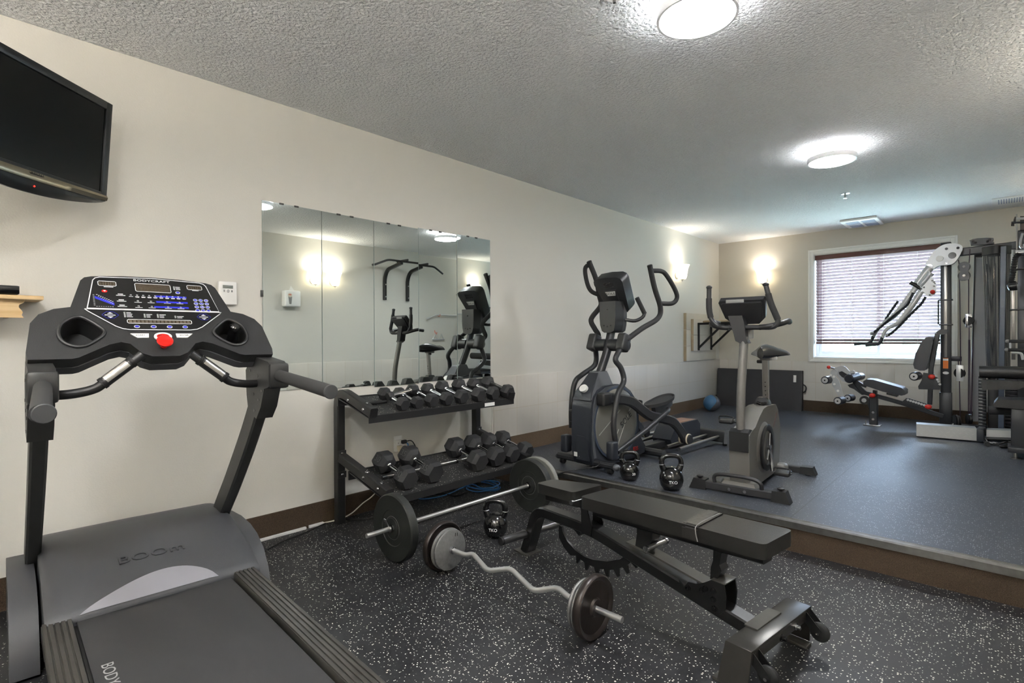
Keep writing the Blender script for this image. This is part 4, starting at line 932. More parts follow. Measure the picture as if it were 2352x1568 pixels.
g = G().prism([(-.10, y, z) for y, z in hs], (.2, 0, 0), .028, 3); hb = g.out('housing', 'ell_navy', sharp=50, **o)
g = G().prism([(-.108, y, z) for y, z in ((-.03, .52), (.0, .60), (.12, .655), (.28, .67), (.40, .642), (.48, .59), (.42, .55), (.3, .60), (.2, .60), (.08, .56), (.0, .48), (-.022, .34), (-.02, .2), (.0, .1), (-.03, .1), (-.05, .3))], (.216, 0, 0), .012, 2); g.out('housing_shell', 'ell_grey', parent=hb, w=False, sharp=50)
for s in (-1, 1):
    d_ = G().lathe([(0, .012), (.22, .012), (.27, .008), (.283, .002), (.285, -.004), (0, -.004)], (s * .106, .268, .355), (s, 0, 0), 64).out('side_disc', 'ell_disc', **o)
    G().lathe([(.286, -.004), (.287, .006), (.303, .004), (.306, -.004)], (s * .106, .268, .355), (s, 0, 0), 64).out('disc_ring', 'ell_blue', **o)
    for a, b in (((.02, .28), (.30, .46)), ((.20, .06), (.44, .46)), ((.12, .08), (.28, .30))):
        G().rtube([(s * .1185, a[0], a[1]), (s * .1185, b[0], b[1])], .007, .0015, up=(1, 0, 0)).out('disc_line', 'disc_line', parent=d_, w=False)
    if s > 0: text('maker_lettering', 'SOLE', 'ell_tube', d_, FR[T.name] @ frame((.119, .38, .37), (0, .82, .57), (0, -.57, .82)), .075, .001)
g = G().rings([[(x * a, y + .0 , z) for x, y in ((-1, c), (1, c), (1, d), (-1, d))] for z, a, c, d in ((.565, .098, -.045, .29), (.62, .092, -.025, .275), (.70, .07, .045, .245), (.765, .052, .095, .225), (.785, .046, .105, .215))])
nk = g.out('neck_cover', 'ell_grey', sharp=20, **o)
g = G().rings([[(x * a, y, z) for x, y in ((-1, c), (1, c), (1, d), (-1, d))] for z, a, c, d in ((.56, .093, -.054, -.02), (.62, .086, -.033, .0), (.70, .062, .038, .06), (.775, .045, .095, .11))]); g.out('front_cover', 'ell_navy', **o)
G().prism([(.038 * math.cos(a), -.0195 + .027 * math.sin(a) * .75, .645 + .027 * math.sin(a)) for a in [2 * PI * i / 24 for i in range(24)]], (0, -.016, .012)).out('front_badge', 'white_plastic', **o)
G().prism([(.03 , -.064, .08), (.085, -.06, .08), (.075, -.066, .24), (.045, -.067, .27), (-.04, -.067, .275), (-.05, -.06, .08)], (0, -.004, 0), .002, 1).out('service_cover', 'ell_navy', **o)
for x in (-.055, .0): G().bb((x - .018, -.0665, .10), (x + .018, -.0650, .135)).out('rating_sticker', 'white_plastic', **o)
text('model_lettering', 'E35', 'red_plastic', hb, FR[T.name] @ frame((.1115, .53, .10), (0, 1, 0), (0, 0, 1)), .05, .001)
# mast and console
G().tube([(0, .15, .70), (0, .20, .80), (0, .28, .95), (0, .345, 1.14)], .035, 18, k=4).out('mast', 'ell_tube', **o)
pod = [(-.06, 1.12), (-.035, 1.105), (.035, 1.105), (.065, 1.12), (.078, 1.17), (.084, 1.24), (.084, 1.37), (-.084, 1.37), (-.084, 1.24), (-.078, 1.17)]
g = G().prism([(x, .285, z) for x, z in pod], (0, .115, 0), .016, 3); g.out('console_pod', 'ell_tube', sharp=50, **o)
g = G().prism([(x * .92, .395, z) for x, z in pod], (0, .06, 0), .014, 2); g.out('console_pod_rear', 'ell_grey', sharp=50, **o)
for x, z in ((0, 1.30), (-.035, 1.165), (0, 1.158), (.035, 1.165)): G().cyl((x, .281, z), (x, .288, z), .006, 10).out('screw', 'black_gloss', **o)
ct = math.radians(34); cz = V((0, -math.sin(ct), math.cos(ct))); cyv = V((0, -math.cos(ct), -math.sin(ct)))   # cz up along the slab, cyv out of its back
CM = frame((0, .40, 1.452), (1, 0, 0), cz)   # z axis points away from the user
hd = [(-.150, .115), (-.142, .148), (-.112, .166), (0, .174), (.112, .166), (.142, .148), (.150, .115), (.108, -.15), (.085, -.172), (-.085, -.172), (-.108, -.15)]
g = G().prism([(x, y, -.05) for x, y in hd], (0, 0, .10), .014, 3); hdm = g.out('console_head', 'ell_tube', sharp=50, parent=T, w=False, M=CM)
G().prism([(x * .97, y * .97, -.062) for x, y in hd], (0, 0, .014), .004, 2).out('display_face', 'ell_blue', parent=T, w=False, M=CM)
g = G().prism([(-.062, .055, .05), (.062, .055, .05), (.05, -.06, .05), (-.05, -.06, .05)], (0, 0, .012), .006, 2); g.out('back_panel', 'ell_tube', parent=hdm, w=False, M=CM)
G().prism([(-.052, .045, .062), (.052, .045, .062), (.040, .005, .062), (-.040, .005, .062)], (0, 0, .003), .002, 1).out('maker_badge', mat('badge_silver', (206, 206, 204), .4), parent=hdm, w=False, M=CM)
text('maker_lettering', 'SOLE', 'ell_grey', hdm, FR[T.name] @ CM @ Matrix.Translation((0, .024, .0655)), .032, .0008, font_scale=(1.3, 1))
g = G()
for i in range(5):
    for j in range(4): g.bb((-.052 + i * .021, .082 + j * .012, .050), (-.036 + i * .021, .088 + j * .012, .0515))
g.out('vent_slot', 'black_gloss', parent=hdm, w=False, M=CM)
# swing arms with looped grips
for s in (-1, 1):
    G().tube([(s * .02, .305, 1.0), (s * .19, .295, 1.0)], .052, 20).out('pivot_hub', 'ell_tube', **o)
    G().box((s * .155, .295, 1.02), (.085, .10, .15), bev=.02, R=Matrix.Rotation(-.35, 3, 'X')).out('pivot_cover', 'ell_tube', sharp=50, **o)
arms = {1: (((0.225,0.093,0.225),(0.225,0.069,0.352),(0.225,0.084,0.473),(0.22,0.136,0.617),(0.21,0.225,0.711),(0.19,0.215,0.812),(0.17,0.17,0.876),(0.165,0.204,0.932)), ((0.18,0.305,1.046),(0.18,0.337,1.058),(0.2,0.509,1.144),(0.22,0.703,1.226),(0.23,0.732,1.322),(0.235,0.633,1.492),(0.24,0.556,1.671)), ((0.24,0.589,1.632),(0.26,0.703,1.634),(0.28,0.756,1.597),(0.3,0.848,1.486),(0.3,0.886,1.413),(0.28,0.843,1.362),(0.235,0.729,1.358))),
        -1: (((-0.225,0.077,0.296),(-0.225,0.074,0.43),(-0.22,0.086,0.589),(-0.21,0.115,0.694),(-0.21,0.201,0.743),(-0.185,0.34,0.82),(-0.165,0.337,0.916)), ((-0.17,0.377,1.08),(-0.18,0.336,1.142),(-0.19,0.301,1.203),(-0.2,0.335,1.252),(-0.21,0.461,1.353),(-0.215,0.446,1.444),(-0.22,0.409,1.581),(-0.225,0.319,1.733)), ((-0.225,0.394,1.622),(-0.25,0.36,1.705),(-0.28,0.338,1.693),(-0.29,0.343,1.638),(-0.28,0.363,1.541),(-0.26,0.392,1.479),(-0.215,0.442,1.446)))}
for s, (lo, up, lp) in arms.items():
    lo = list(lo) + [(s * .155, .295, 1.0)]; up = [(s * .155, .295, 1.02)] + list(up)
    G().tube(lo, .0225, 14, k=5).out('swing_arm', 'ell_tube', **o)
    G().tube(up, .0225, 14, k=5).out('handlebar', 'grip_foam', **o)
    G().tube(lp, .0195, 14, k=5).out('loop_grip', 'grip_foam', **o)
    e = V(up[-1]); d = (e - V(up[-2])).normalized(); G().cyl(e - d * .01, e + d * .006, .0235, 16, bev=.003).out('grip_cap', 'black_rubber', **o)
    ms_ = G().tube([(s * .085, .42, 1.215), (s * .15, .47, 1.205), (s * .19, .52, 1.235), (s * .195, .545, 1.275)], .015, 12, k=4); ms_.out('fixed_bar', 'ell_tube', **o)
    G().tube([(s * .195, .545, 1.265), (s * .165, .475, 1.40)], .019, 14).out('fixed_grip', 'grip_foam', **o)
    G().bb((s * .225 - .035, -.02 + (.03 if s > 0 else -.01), .10), (s * .225 + .035, .06 + (.03 if s > 0 else -.01), .245), .016, 3).out('lower_joint', 'ell_navy', **o)
G().bb((.19, .045, .14), (.23, .12, .20), .012).out('link_bracket', 'screw', **o)
# pedal beams, rollers, pedals, rails
for s, dy, dz in ((1, 0, 0), (-1, .0, -.16)):
    p = [(s * .15, -.0 + .05, .575 + dz), (s * .16, .18, .565 + dz), (s * .18, .36, .53 + dz * .9), (s * .19, .50, .45 + dz * .7), (s * .2, .62, .385 + dz * .45), (s * .205, .80, .345 + dz * .3), (s * .215, .95, .30 + dz * .2), (s * .225, 1.06, .21 + dz * .1), (s * .23, 1.13, .125)]
    G().rtube(p, .05, .085, up=(0, 0, 1), k=4, c=.25).out('pedal_beam', 'ell_navy' if s < 0 else 'ell_tube', **o)
    G().bb((s * .15 - .04, -.01, .52 + dz), (s * .15 + .04, .10, .625 + dz), .018, 3).out('crank_cover', 'black_plastic', **o)
    r_ = G().cyl((s * .23 - .055, 1.14, .125), (s * .23 + .055, 1.14, .125), .045, 26, bev=.006).out('roller', 'ell_tube', **o)
    for dx in (-.035, .035): G().lathe([(.0455, -.008), (.049, -.006), (.049, .006), (.0455, .008)], (s * .23 + dx, 1.14, .125), (1, 0, 0), 26).out('roller_tyre', 'cream_plastic', parent=r_, w=False)
    G().tube([(s * .235, .10, .155), (s * .245, .50, .29), (s * .24, .82, .405), (s * .22, .87, .42)], .021, 14, fil=.05).out('link_tube', 'ell_tube', **o)
    pc = V((s * .17, .80, .475 + dz * .55)); tl_ = .13
    g = G(); R1 = []
    for k_, zz in ((1.0, 0), (1.03, .028), (.97, .03), (.93, .012)):
        R1.append([(pc.x + .085 * k_ * math.cos(a) * (1 + .15 * math.sin(a)), pc.y + .20 * k_ * math.sin(a), pc.z + zz + .20 * math.sin(a) * tl_ + .02 * (math.sin(a) > .2) * math.sin(a)) for a in [2 * PI * i / 28 for i in range(28)]])
    g.rings(R1).out('pedal', 'grip_foam', **o)
    G().prism([(pc.x - .02, pc.y - .10, pc.z - .01), (pc.x - .02, pc.y + .19, pc.z + .03), (pc.x - .02, pc.y + .19, pc.z - .03), (pc.x - .02, pc.y + .02, pc.z - .11), (pc.x - .02, pc.y - .08, pc.z - .07)], (.04, 0, 0), .004, 1).out('pedal_bracket', 'ell_grey', **o)
    for x in (.165, .29): G().tube([(s * x, .93, .068), (s * x, 1.66, .085)], .0165, 14).out('rail', 'steel', **o)
    G().bb((s * .31 - .03 * (s > 0) - .0 * 1, 1.66, .03), (s * .12, 1.745, .135), .014).out('rail_end', 'ell_tube', **o) if False else None
    G().cyl((s * .335, 1.70, 0), (s * .335, 1.70, .03), .02, 14).out('foot', 'black_rubber', **o)
G().bb((-.355, 1.655, .03), (.355, 1.75, .14), .014, 3).out('rear_stabilizer', 'ell_tube', **o)
for s in (-1, 1): G().prism([(s * .35, 1.645, .025), (s * .35, 1.76, .025), (s * .35, 1.75, .15), (s * .35, 1.665, .15)], (s * .035, 0, 0), .008, 2).out('stabilizer_cap', 'ell_grey', **o)
g = G().prism([(-.10, y, z) for y, z in ((1.14, .03), (1.10, .10), (1.18, .195), (1.30, .235), (1.60, .24), (1.655, .19), (1.655, .04))], (.2, 0, 0), .014, 2); inc = g.out('incline_motor_cover', 'ell_navy', **o)
wood_mat('copper_top', (116, 84, 70), (146, 110, 92), (20, 3, 20)); MATS['copper_top'].node_tree.nodes['Principled BSDF'].inputs['Roughness'].default_value = .35
G().bb((-.08, 1.24, .232), (.08, 1.60, .242), .003).out('cover_plate', 'copper_top', parent=inc, w=False)
G().bb((-.05, .60, .02), (.05, 1.18, .085), .012).out('frame_spine', 'ell_tube', **o)
G().rtube([(-.27, .72, .052), (.27, .72, .052)], .07, .06, c=.3).out('middle_stabilizer', 'ell_tube', **o)
for s in (-1, 1): G().cyl((s * .24, .72, 0), (s * .24, .72, .03), .022, 14).out('foot', 'black_rubber', **o)
cable('power_cord', 'black power cord of the elliptical drooping over the platform edge', 'cord', [(1.019,3.536,0.266), (1.03, 3.48, .235), (.90, 3.40, .205), (.80, 3.325, .175), (.70, 3.315, .10), (.62, 3.31, .006), (.5, 3.25, .006)], .0045, 'black_cable')

# ---------------------------------------------------------------- exercise bike (own frame: y runs back from the front stabiliser)
mat('bike_grey', (104, 102, 98), .4, .2, bump=.1, bscale=500); mat('bike_dark', (46, 46, 48), .4, .15, bump=.15, bscale=450); mat('saddle', (26, 26, 27), .2, coat=.3, bump=.1, bscale=200); mat('bike_bar', (56, 56, 58), .4, .4)
T = thing('exercise_bike', 'upright grey exercise bike on the platform between kettlebells and window', 'exercise bike', (2.045, 3.665, ZP), math.radians(3))
o = dict(parent=T, w=False)
G().rtube([(-.24, 0, .035), (.24, 0, .035)], .06, .052).out('front_stabilizer', 'bike_bar', **o)
for s in (-1, 1):
    g = G().prism([(s * .21, -.035, 0), (s * .325, -.042, 0), (s * .295, -.035, .074), (s * .215, -.033, .07)], (0, .075, 0), .005, 2); g.out('foot_cap', 'black_plastic', **o)
    G().lathe([(.012, 0), (.012, .008), (.022, .010), (.023, .018), (.015, .022), (0, .023)], (s * .262, 0, .070), (0, 0, 1), 18).out('level_knob', 'black_plastic', **o)
    G().tube([(s * .05, -.032, .035), (s * .05, -.040, .035)], .011, 12).out('bolt', 'screw', **o)
    g = G().prism([(s * .20, .82, .01), (s * .315, .815, .01), (s * .29, .82, .068), (s * .205, .825, .064)], (0, .075, 0), .005, 2); g.out('foot_cap', 'black_plastic', **o)
    G().cyl((s * .25, .857, 0), (s * .25, .857, .015), .018, 12).out('foot', 'black_rubber', **o)
G().rtube([(-.24, .857, .036), (.24, .857, .036)], .055, .05).out('rear_stabilizer', 'bike_bar', **o)
G().bb((-.045, .72, .02), (.13, .83, .085), .03, 3).out('rear_tail', 'bike_grey', **o)
G().tube([(-.155, -.01, .055), (-.155, -.02, .10), (-.12, -.022, .122), (.0, -.022, .128), (.10, -.022, .122), (.145, -.022, .10), (.15, -.01, .055)], .013, 12, k=5).out('front_handle', 'bike_bar', **o)
g = G().rings([[(x * a, c + (d - c) * k, z) for x, k in ((-.12, 0), (.12, 0), (.14, .4), (.11, 1), (-.11, 1), (-.14, .4))] for z, a, c, d in ((.045, 1, -.02, .12), (.085, .8, 0, .1))]); g.out('base_cover', 'bike_grey', **o)
bs = [(.03, .06), (.015, .30), (.02, .40), (.09, .425), (.16, .44), (.26, .50), (.36, .545), (.46, .555), (.60, .55), (.70, .545), (.76, .50), (.835, .35), (.83, .28), (.79, .07), (.7, .03), (.1, .03)]
g = G().prism([(-.065, y, z) for y, z in bs], (.13, 0, 0), .022, 3); hb = g.out('housing', 'bike_grey', sharp=50, **o)
G().prism([(-.062, y, z) for y, z in ((.0, .29), (.10, .275), (.13, .30), (.13, .42), (.04, .44), (.0, .42))], (.124, 0, 0), .012, 2).out('mast_collar', 'black_plastic', **o)
for s in (-1, 1):
    g = G().lathe([(.0, 0), (.13, 0), (.155, .012), (.165, .03), (.16, .034), (.125, .034), (.12, .02), (.11, .012), (.0, .012)], (s * .062, .37, .27), (s, 0, 0), 48); g.out('crank_ring', 'black_plastic', sharp=50, **o)
    g = G().lathe([(.0, 0), (.14, 0), (.19, -.004), (.15, .018), (.0, .018)], (s * .064, .37, .27), (s, 0, 0), 48); g.out('housing_bulge', 'bike_grey', sharp=60, **o)
    c = V((s * .098, .37, .27)); e = c + (V((s * .022, .0, -.165)) if s > 0 else V((s * .022, .0, .165)))
    G().tube([c, c + (e - c) * .5 + V((0, .01, 0)), e], [.014, .012, .013], 12, k=3).out('crank', 'screw', **o)
    G().lathe([(.0, 0), (.02, 0), (.02, .012), (.0, .014)], c, (s, 0, 0), 18).out('crank_hub', 'chrome', **o)
    if s > 0: G().tube([c, c + V((0, .02, .10))], .008, 10).out('crank_spoke', 'chrome', **o); G().tube([c, c + V((0, -.045, -.08))], .007, 10).out('crank_spoke', 'chrome', **o)
    pd = e + V((s * .07, 0, .0)); G().bb(pd - V((.05, .055, .018)), pd + V((.05, .055, .012)), .01, 2).out('pedal', 'black_plastic', **o)
    G().tube([e, e + V((s * .13, 0, .0))], .006, 8).out('pedal_axle', 'chrome', **o)
    G().tube([pd + V((-.05, -.04, .01)), pd + V((-.045, -.03, .035)), pd + V((.045, -.03, .035)), pd + V((.05, -.04, .01))], .005, 8, k=4).out('pedal_strap', 'black_rubber', **o)
mat('red_stripe', (120, 60, 56), .5)
G().rtube([(.0662, .62, .38), (.0662, .72, .48)], .004, .001, up=(1, 0, 0)).out('stripe', 'red_stripe', parent=hb, w=False)
G().tube([(0, .055, .38), (0, .05, .52), (0, .062, .70), (0, .10, .90), (0, .135, 1.06)], .0285, 20, k=4).out('mast', 'bike_grey', **o)
# seat
g = G().rings([[(x * a, .60 + y * b_, z) for x, y in ((-1, -1), (1, -1), (1.1, .3), (.8, 1), (-.8, 1), (-1.1, .3))] for z, a, b_ in ((.50, .055, .10), (.57, .045, .06), (.60, .034, .045), (.605, .03, .04))]); g.out('seat_boot', 'bike_dark', **o)
G().rtube([(.02, .615, .50), (.02, .585, .90)], .045, .036, up=(0, 1, 0)).out('seat_post', 'steel', **o)
for i in range(7): G().cyl((.02, .60 + .002 * i - .005, .84 - i * .032 - .12), (.02, .575 + .0035 * i, .84 - i * .032 - .12), .004, 8).out('post_hole', 'black_gloss', **o)
k_ = G().tube([(0.015, .545, .565), (.015, .50, .56)], .01, 12).out('knob_stem', 'black_plastic', **o)
g = G()
for a in (.5, 2.6, 4.7): g.tube([(.015, .50, .56), (.015 + .038 * math.cos(a), .495, .56 + .026 * math.sin(a))], [.014, .011], 10)
g.lathe([(0, -.012), (.018, -.008), (.018, .008), (0, .012)], (.015, .50, .56), (0, 1, 0), 16); g.out('tee_knob', 'black_gloss', **o)
G().bb((-.015, .56, .885), (.06, .66, .915), .006).out('saddle_clamp', 'bike_grey', **o)
G().cyl((.05, .61, .902), (.095, .61, .902), .014, 16, bev=.003).out('clamp_knob', 'white_plastic', **o)
G().cyl((-.04, .585, .875), (.0, .585, .875), .013, 16, bev=.003).out('clamp_knob', 'black_plastic', **o)
g = G(); R = []
for i in range(13):
    t = i / 12; y = .45 + .30 * t; w = .022 + .150 * (t ** 1.4) * (1 if t < .85 else 1 - (t - .85) * 1.6); h = .93 + .02 * t
    R.append([(w * math.cos(a) + .02, y, h + (.055 if math.sin(a) > 0 else .03) * math.sin(a) * (.6 + .7 * math.sin(PI * min(t + .15, 1))) - (.025 * (math.cos(a) ** 2) * t)) for a in [2 * PI * j / 18 for j in range(18)]])
g.rings(R).out('saddle', 'saddle', sharp=70, **o)
# handlebars and console
br = ((-0.24,0.13,1.42),(-0.241,0.13,1.273),(-0.229,0.13,1.202),(-0.195,0.13,1.156),(-0.15,0.13,1.131),(-0.097,0.13,1.13),(0.084,0.13,1.127),(0.176,0.13,1.127),(0.206,0.13,1.145),(0.215,0.13,1.177),(0.197,0.13,1.223),(0.17,0.13,1.295),(0.14,0.13,1.415))
G().tube(br, .0165, 16, k=4).out('handlebar', 'bike_bar', **o)
br2 = [V(p) for p in br]
for seg, top in ((br2[:3], br2[0]), (br2[-4:], br2[-1])):
    q = smooth_path(seg, 4); q = [p for p in q if (p - top).length > .06]
    G().tube(q, .0205, 16).out('foam_grip', 'grip_foam', **o)
    G().sph(top, .021, (1, 1, .7)).out('bar_end', 'bike_dark', **o)
for s in (-1, 1):
    G().tube([(s * .10, .13, 1.127), (s * .17, .13, 1.135), (s * .235, .17, 1.155), (s * .25, .25, 1.17), (s * .24, .33, 1.165)], .019, 14, k=5).out('lower_grip', 'black_plastic', **o)
BM = frame((-.01, .165, 1.245), (1, 0, 0), (0, -.62, .78))
ch = [(-.155, .085), (-.145, .10), (.145, .10), (.155, .085), (.135, -.05), (.085, -.105), (-.085, -.105), (-.135, -.05)]
g = G().prism([(x, y, -.025) for x, y in ch], (0, 0, .04), .008, 2); cn = g.out('console', 'bike_dark', parent=T, w=False, M=BM, sharp=50)
g = G().prism([(x * .88, y * .86, .012) for x, y in ch], (0, 0, .02), .012, 2); g.out('console_back', 'bike_dark', parent=cn, w=False, M=BM, sharp=50)
G().prism([(x * .9, y * .9, -.028) for x, y in ch], (0, 0, .004), .002, 1).out('display_face', 'lcd', parent=cn, w=False, M=BM)
tp = frame((-.05, .075, 1.312), (1, 0, 0), (0, .1, 1))
G().bb((-.11, .088, 1.298), (.01, .094, 1.322), .002).out('port_strip', 'mid_grey', parent=cn, w=False)
G().prism([(x, .10, z) for x, z in ((-.10, 1.21), (-.005, 1.21), (.01, 1.15), (.02, 1.05), (.035, 1.02), (-.0, 1.01), (-.05, 1.035), (-.06, 1.08))], (0, .07, 0), .01, 2).out('console_neck', 'bike_dark', **o)
G().bb((.0, .165, 1.05), (.045, .20, 1.13), .008).out('neck_clamp', 'mid_grey', **o)

# ---------------------------------------------------------------- corner: speed-bag board, ball, mat
mat('pale_board', (204, 199, 186), .6, mott=.05, mscale=4); mat('board_edge', (164, 148, 122), .6, mott=.08, mscale=8)
T = thing('speed_bag_platform', 'white plank board on the left wall carrying a round black-bracketed speed bag platform', 'platform', (0, 7.74, .90))
for z0, z1 in ((0.901, 1.115), (1.120, 1.345), (1.350, 1.585)): pk = G().bb((.0, 7.22, z0), (.04, 8.26, z1), .002).out('back_plank', 'pale_board', T); G().bb((.0, 7.217, z0), (.04, 7.2215, z1)).out('plank_edge', 'board_edge', pk)
for z0, z1 in ((1.045, 1.27), (1.275, 1.50)): pk = G().bb((.04, 7.37, z0), (.078, 8.15, z1), .002).out('front_plank', 'pale_board', T); G().bb((.04, 7.367, z0), (.078, 7.3715, z1)).out('plank_edge', 'board_edge', pk)
mat('bracket_black', (24, 25, 27), .35, .2)
for y in (7.52, 7.97):
    G().rtube([(.09, y, 1.05), (.09, y, 1.445)], .03, .022, up=(1, 0, 0)).out('wall_rail', 'bracket_black', T)
    G().rtube([(.08, y, 1.435), (.62, y, 1.435)], .03, .03).out('top_arm', 'bracket_black', T)
    G().rtube([(.095, y, 1.09), (.45, y, 1.43)], .028, .028, up=(0, 0, 1)).out('brace', 'bracket_black', T)
G().lathe([(0, 0), (.335, 0), (.345, .006), (.345, .022), (.33, .03), (0, .03)], (.43, 7.745, 1.452), n=48).out('round_board', 'board_edge', T)
mat('ball_blue', (62, 104, 138), .45); mat('ball_grey', (66, 66, 70), .45)
T = thing('medicine_ball', 'blue and grey medicine ball on the platform in the corner', 'ball', (.262, 7.56, ZP))
def ballmat():
    m = bpy.data.materials.new('ball_two_tone'); m.use_nodes = True; N = m.node_tree.nodes; L = m.node_tree.links; p = N['Principled BSDF']
    tc = N.new('ShaderNodeTexCoord'); w = N.new('ShaderNodeSeparateXYZ'); L.new(tc.outputs['Object'], w.inputs[0])
    s = N.new('ShaderNodeMath'); s.operation = 'SINE'; k = N.new('ShaderNodeMath'); k.operation = 'MULTIPLY'; L.new(w.outputs[2], k.inputs[0]); k.inputs[1].default_value = 22; k2 = N.new('ShaderNodeMath'); k2.operation = 'SUBTRACT'; L.new(k.outputs[0], k2.inputs[0]); k2.inputs[1].default_value = 2.2; L.new(k2.outputs[0], s.inputs[0])
    a = N.new('ShaderNodeMath'); a.operation = 'MULTIPLY_ADD'; L.new(s.outputs[0], a.inputs[0]); a.inputs[1].default_value = -.05; L.new(w.outputs[0], a.inputs[2])
    b = N.new('ShaderNodeMath'); b.operation = 'MULTIPLY_ADD'; L.new(w.outputs[1], b.inputs[0]); b.inputs[1].default_value = .9; L.new(a.outputs[0], b.inputs[2])
    c = N.new('ShaderNodeMath'); c.operation = 'GREATER_THAN'; L.new(b.outputs[0], c.inputs[0]); c.inputs[1].default_value = -.01
    mx = N.new('ShaderNodeMix'); mx.data_type = 'RGBA'; L.new(c.outputs[0], mx.inputs['Factor']); mx.inputs[6].default_value = lin((58, 100, 136)); mx.inputs[7].default_value = lin((70, 70, 74)); L.new(mx.outputs[2], p.inputs['Base Color']); p.inputs['Roughness'].default_value = .42
    return m
G().sph((0, 0, .117), .117, n=40).out('ball_shell', ballmat(), T, w=False)
G().prism([(.117 * math.sin(a) * .8 + .0, -.117 * math.cos(a) * .98, .1 + z) for a, z in ((.55, -.02), (.8, -.02), (.8, .02), (.55, .02))], (.004, -.006, 0)).out('ball_label', 'cream_plastic', T, w=False) if False else None
mat('mat_vinyl', (46, 46, 50), .5, bump=.1, bscale=300, mott=.06)
T = thing('folded_mat', 'dark grey folding exercise mat leaning on the back wall under the wall lamp', 'mat', (.62, 8.36, ZP))
g = G().prism([(.03, 8.315, ZP), (1.225, 8.375, ZP), (1.225, 8.425, ZP), (.03, 8.375, ZP)], (.0, .045, .575), .012, 2); g.out('mat_panel', 'mat_vinyl', T)
g = G().prism([(.03, 8.378, ZP), (1.225, 8.426, ZP), (1.225, 8.462, ZP), (.03, 8.43, ZP)], (.0, .012, .572), .008, 2); g.out('mat_panel', 'mat_vinyl', T)
G().prism([(1.112, 8.397, .585), (1.148, 8.399, .585), (1.148, 8.407, .685), (1.112, 8.405, .685)], (0, -.004, 0)).out('mat_label', 'white_plastic', T)
G().tube([(1.222, 8.42, .56), (1.262, 8.42, .535), (1.272, 8.42, .495), (1.255, 8.42, .455), (1.222, 8.42, .44)], .009, 8, k=4).out('carry_strap', 'black_rubber', T)

# ---------------------------------------------------------------- multi-station gym in the back right corner
mat('gym_metal', (46, 48, 52), .32, .3, bump=.05, bscale=500); mat('gym_silver', (196, 196, 196), .28, .35); mat('gym_plate', (182, 184, 186), .32, .3, bump=.1, bscale=300)
mat('gym_pad', (42, 45, 52), .3, bump=.15, bscale=250); mat('orange_label', (226, 120, 34), .4); mat('cable_dark', (58, 44, 60), .4); mat('red_knob', (206, 48, 36), .3)
T = thing('multi_gym', 'large multi-station cable gym with weight stack in front of the window and right corner', 'gym machine', (2.9, 7.6, ZP))
YT = 7.80
def tag_pulley(c, r, ax, nm='pulley'):
    c = V(c); a = V(ax).normalized()
    return G().lathe([(0, -.012), (r, -.012), (r * .88, 0), (r, .012), (0, .012)], c, a, 24).out(nm, 'black_plastic', T)
# front mast with sleeve, label, guide strips
xm = 2.864
G().bb((xm - .048, YT - .035, ZP), (xm + .048, YT + .035, 2.30), .006).out('mast', 'gym_metal', T)
G().bb((xm - .058, YT - .045, ZP), (xm + .054, YT + .045, .60), .006).out('mast_sleeve', 'gym_metal', T)
G().bb((xm - .016, YT - .0385, 1.0), (xm + .012, YT - .036, 2.2), .001).out('chrome_strip', 'steel', T)
for z in (1.36, 1.64): G().bb((xm - .062, YT - .045, z), (xm + .060, YT + .045, z + .016), .003).out('clamp_band', 'gym_metal', T)
G().tube([(xm - .066, YT - .04, 1.37), (xm - .066, YT - .04, 1.65)], .007, 10).out('guide_rod', 'gym_metal', T)
z0, z1 = 0.872, 0.991
G().bb((xm - .025, YT - .0375, z0), (xm + .022, YT - .036, z1)).out('warning_label', 'orange_label', T)
G().bb((xm - .025, YT - .0378, z1 - .03), (xm + .022, YT - .0362, z1 - .008)).out('label_header', 'white_plastic', T)
G().prism([(xm - .0 + .028 * math.cos(a), YT - .036, z0 - .05 + .016 * math.sin(a)) for a in [2 * PI * i / 20 for i in range(20)]], (0, -.002, 0)).out('round_badge', 'white_plastic', T)
# big silver cam plate with its holes
cam_o = ((2.752,7.7,2.003),(2.73,7.7,2.038),(2.685,7.7,2.066),(2.711,7.7,2.116),(2.756,7.7,2.196),(2.815,7.7,2.251),(2.881,7.7,2.274),(2.96,7.7,2.266),(2.999,7.7,2.242),(3.013,7.7,2.204),(2.999,7.7,2.16),(2.967,7.7,2.089),(2.924,7.7,2.043),(2.874,7.7,2.036),(2.808,7.7,2.035),(2.778,7.7,2.019))
G().prism(smooth_path(cam_o, 3, True), (0, .012, 0), .002, 1).out('cam_plate', 'gym_plate', T)
G().prism(smooth_path([V(p) + V((.0, .09, 0)) for p in cam_o], 3, True), (0, .012, 0), .002, 1).out('cam_plate', 'gym_plate', T)
for p, r in zip(((2.924,7.692,2.137),(2.814,7.692,2.114),(2.874,7.692,2.217),(2.973,7.692,2.215),(2.878,7.692,2.062),(2.723,7.692,2.03)), (.036, .034, .014, .014, .014, .03)):
    G().cyl(p, V(p) + V((0, .02, 0)), r, 20).out('plate_hole' if r > .03 else 'bolt', 'black_gloss' if r != .034 else 'white_plastic', T)
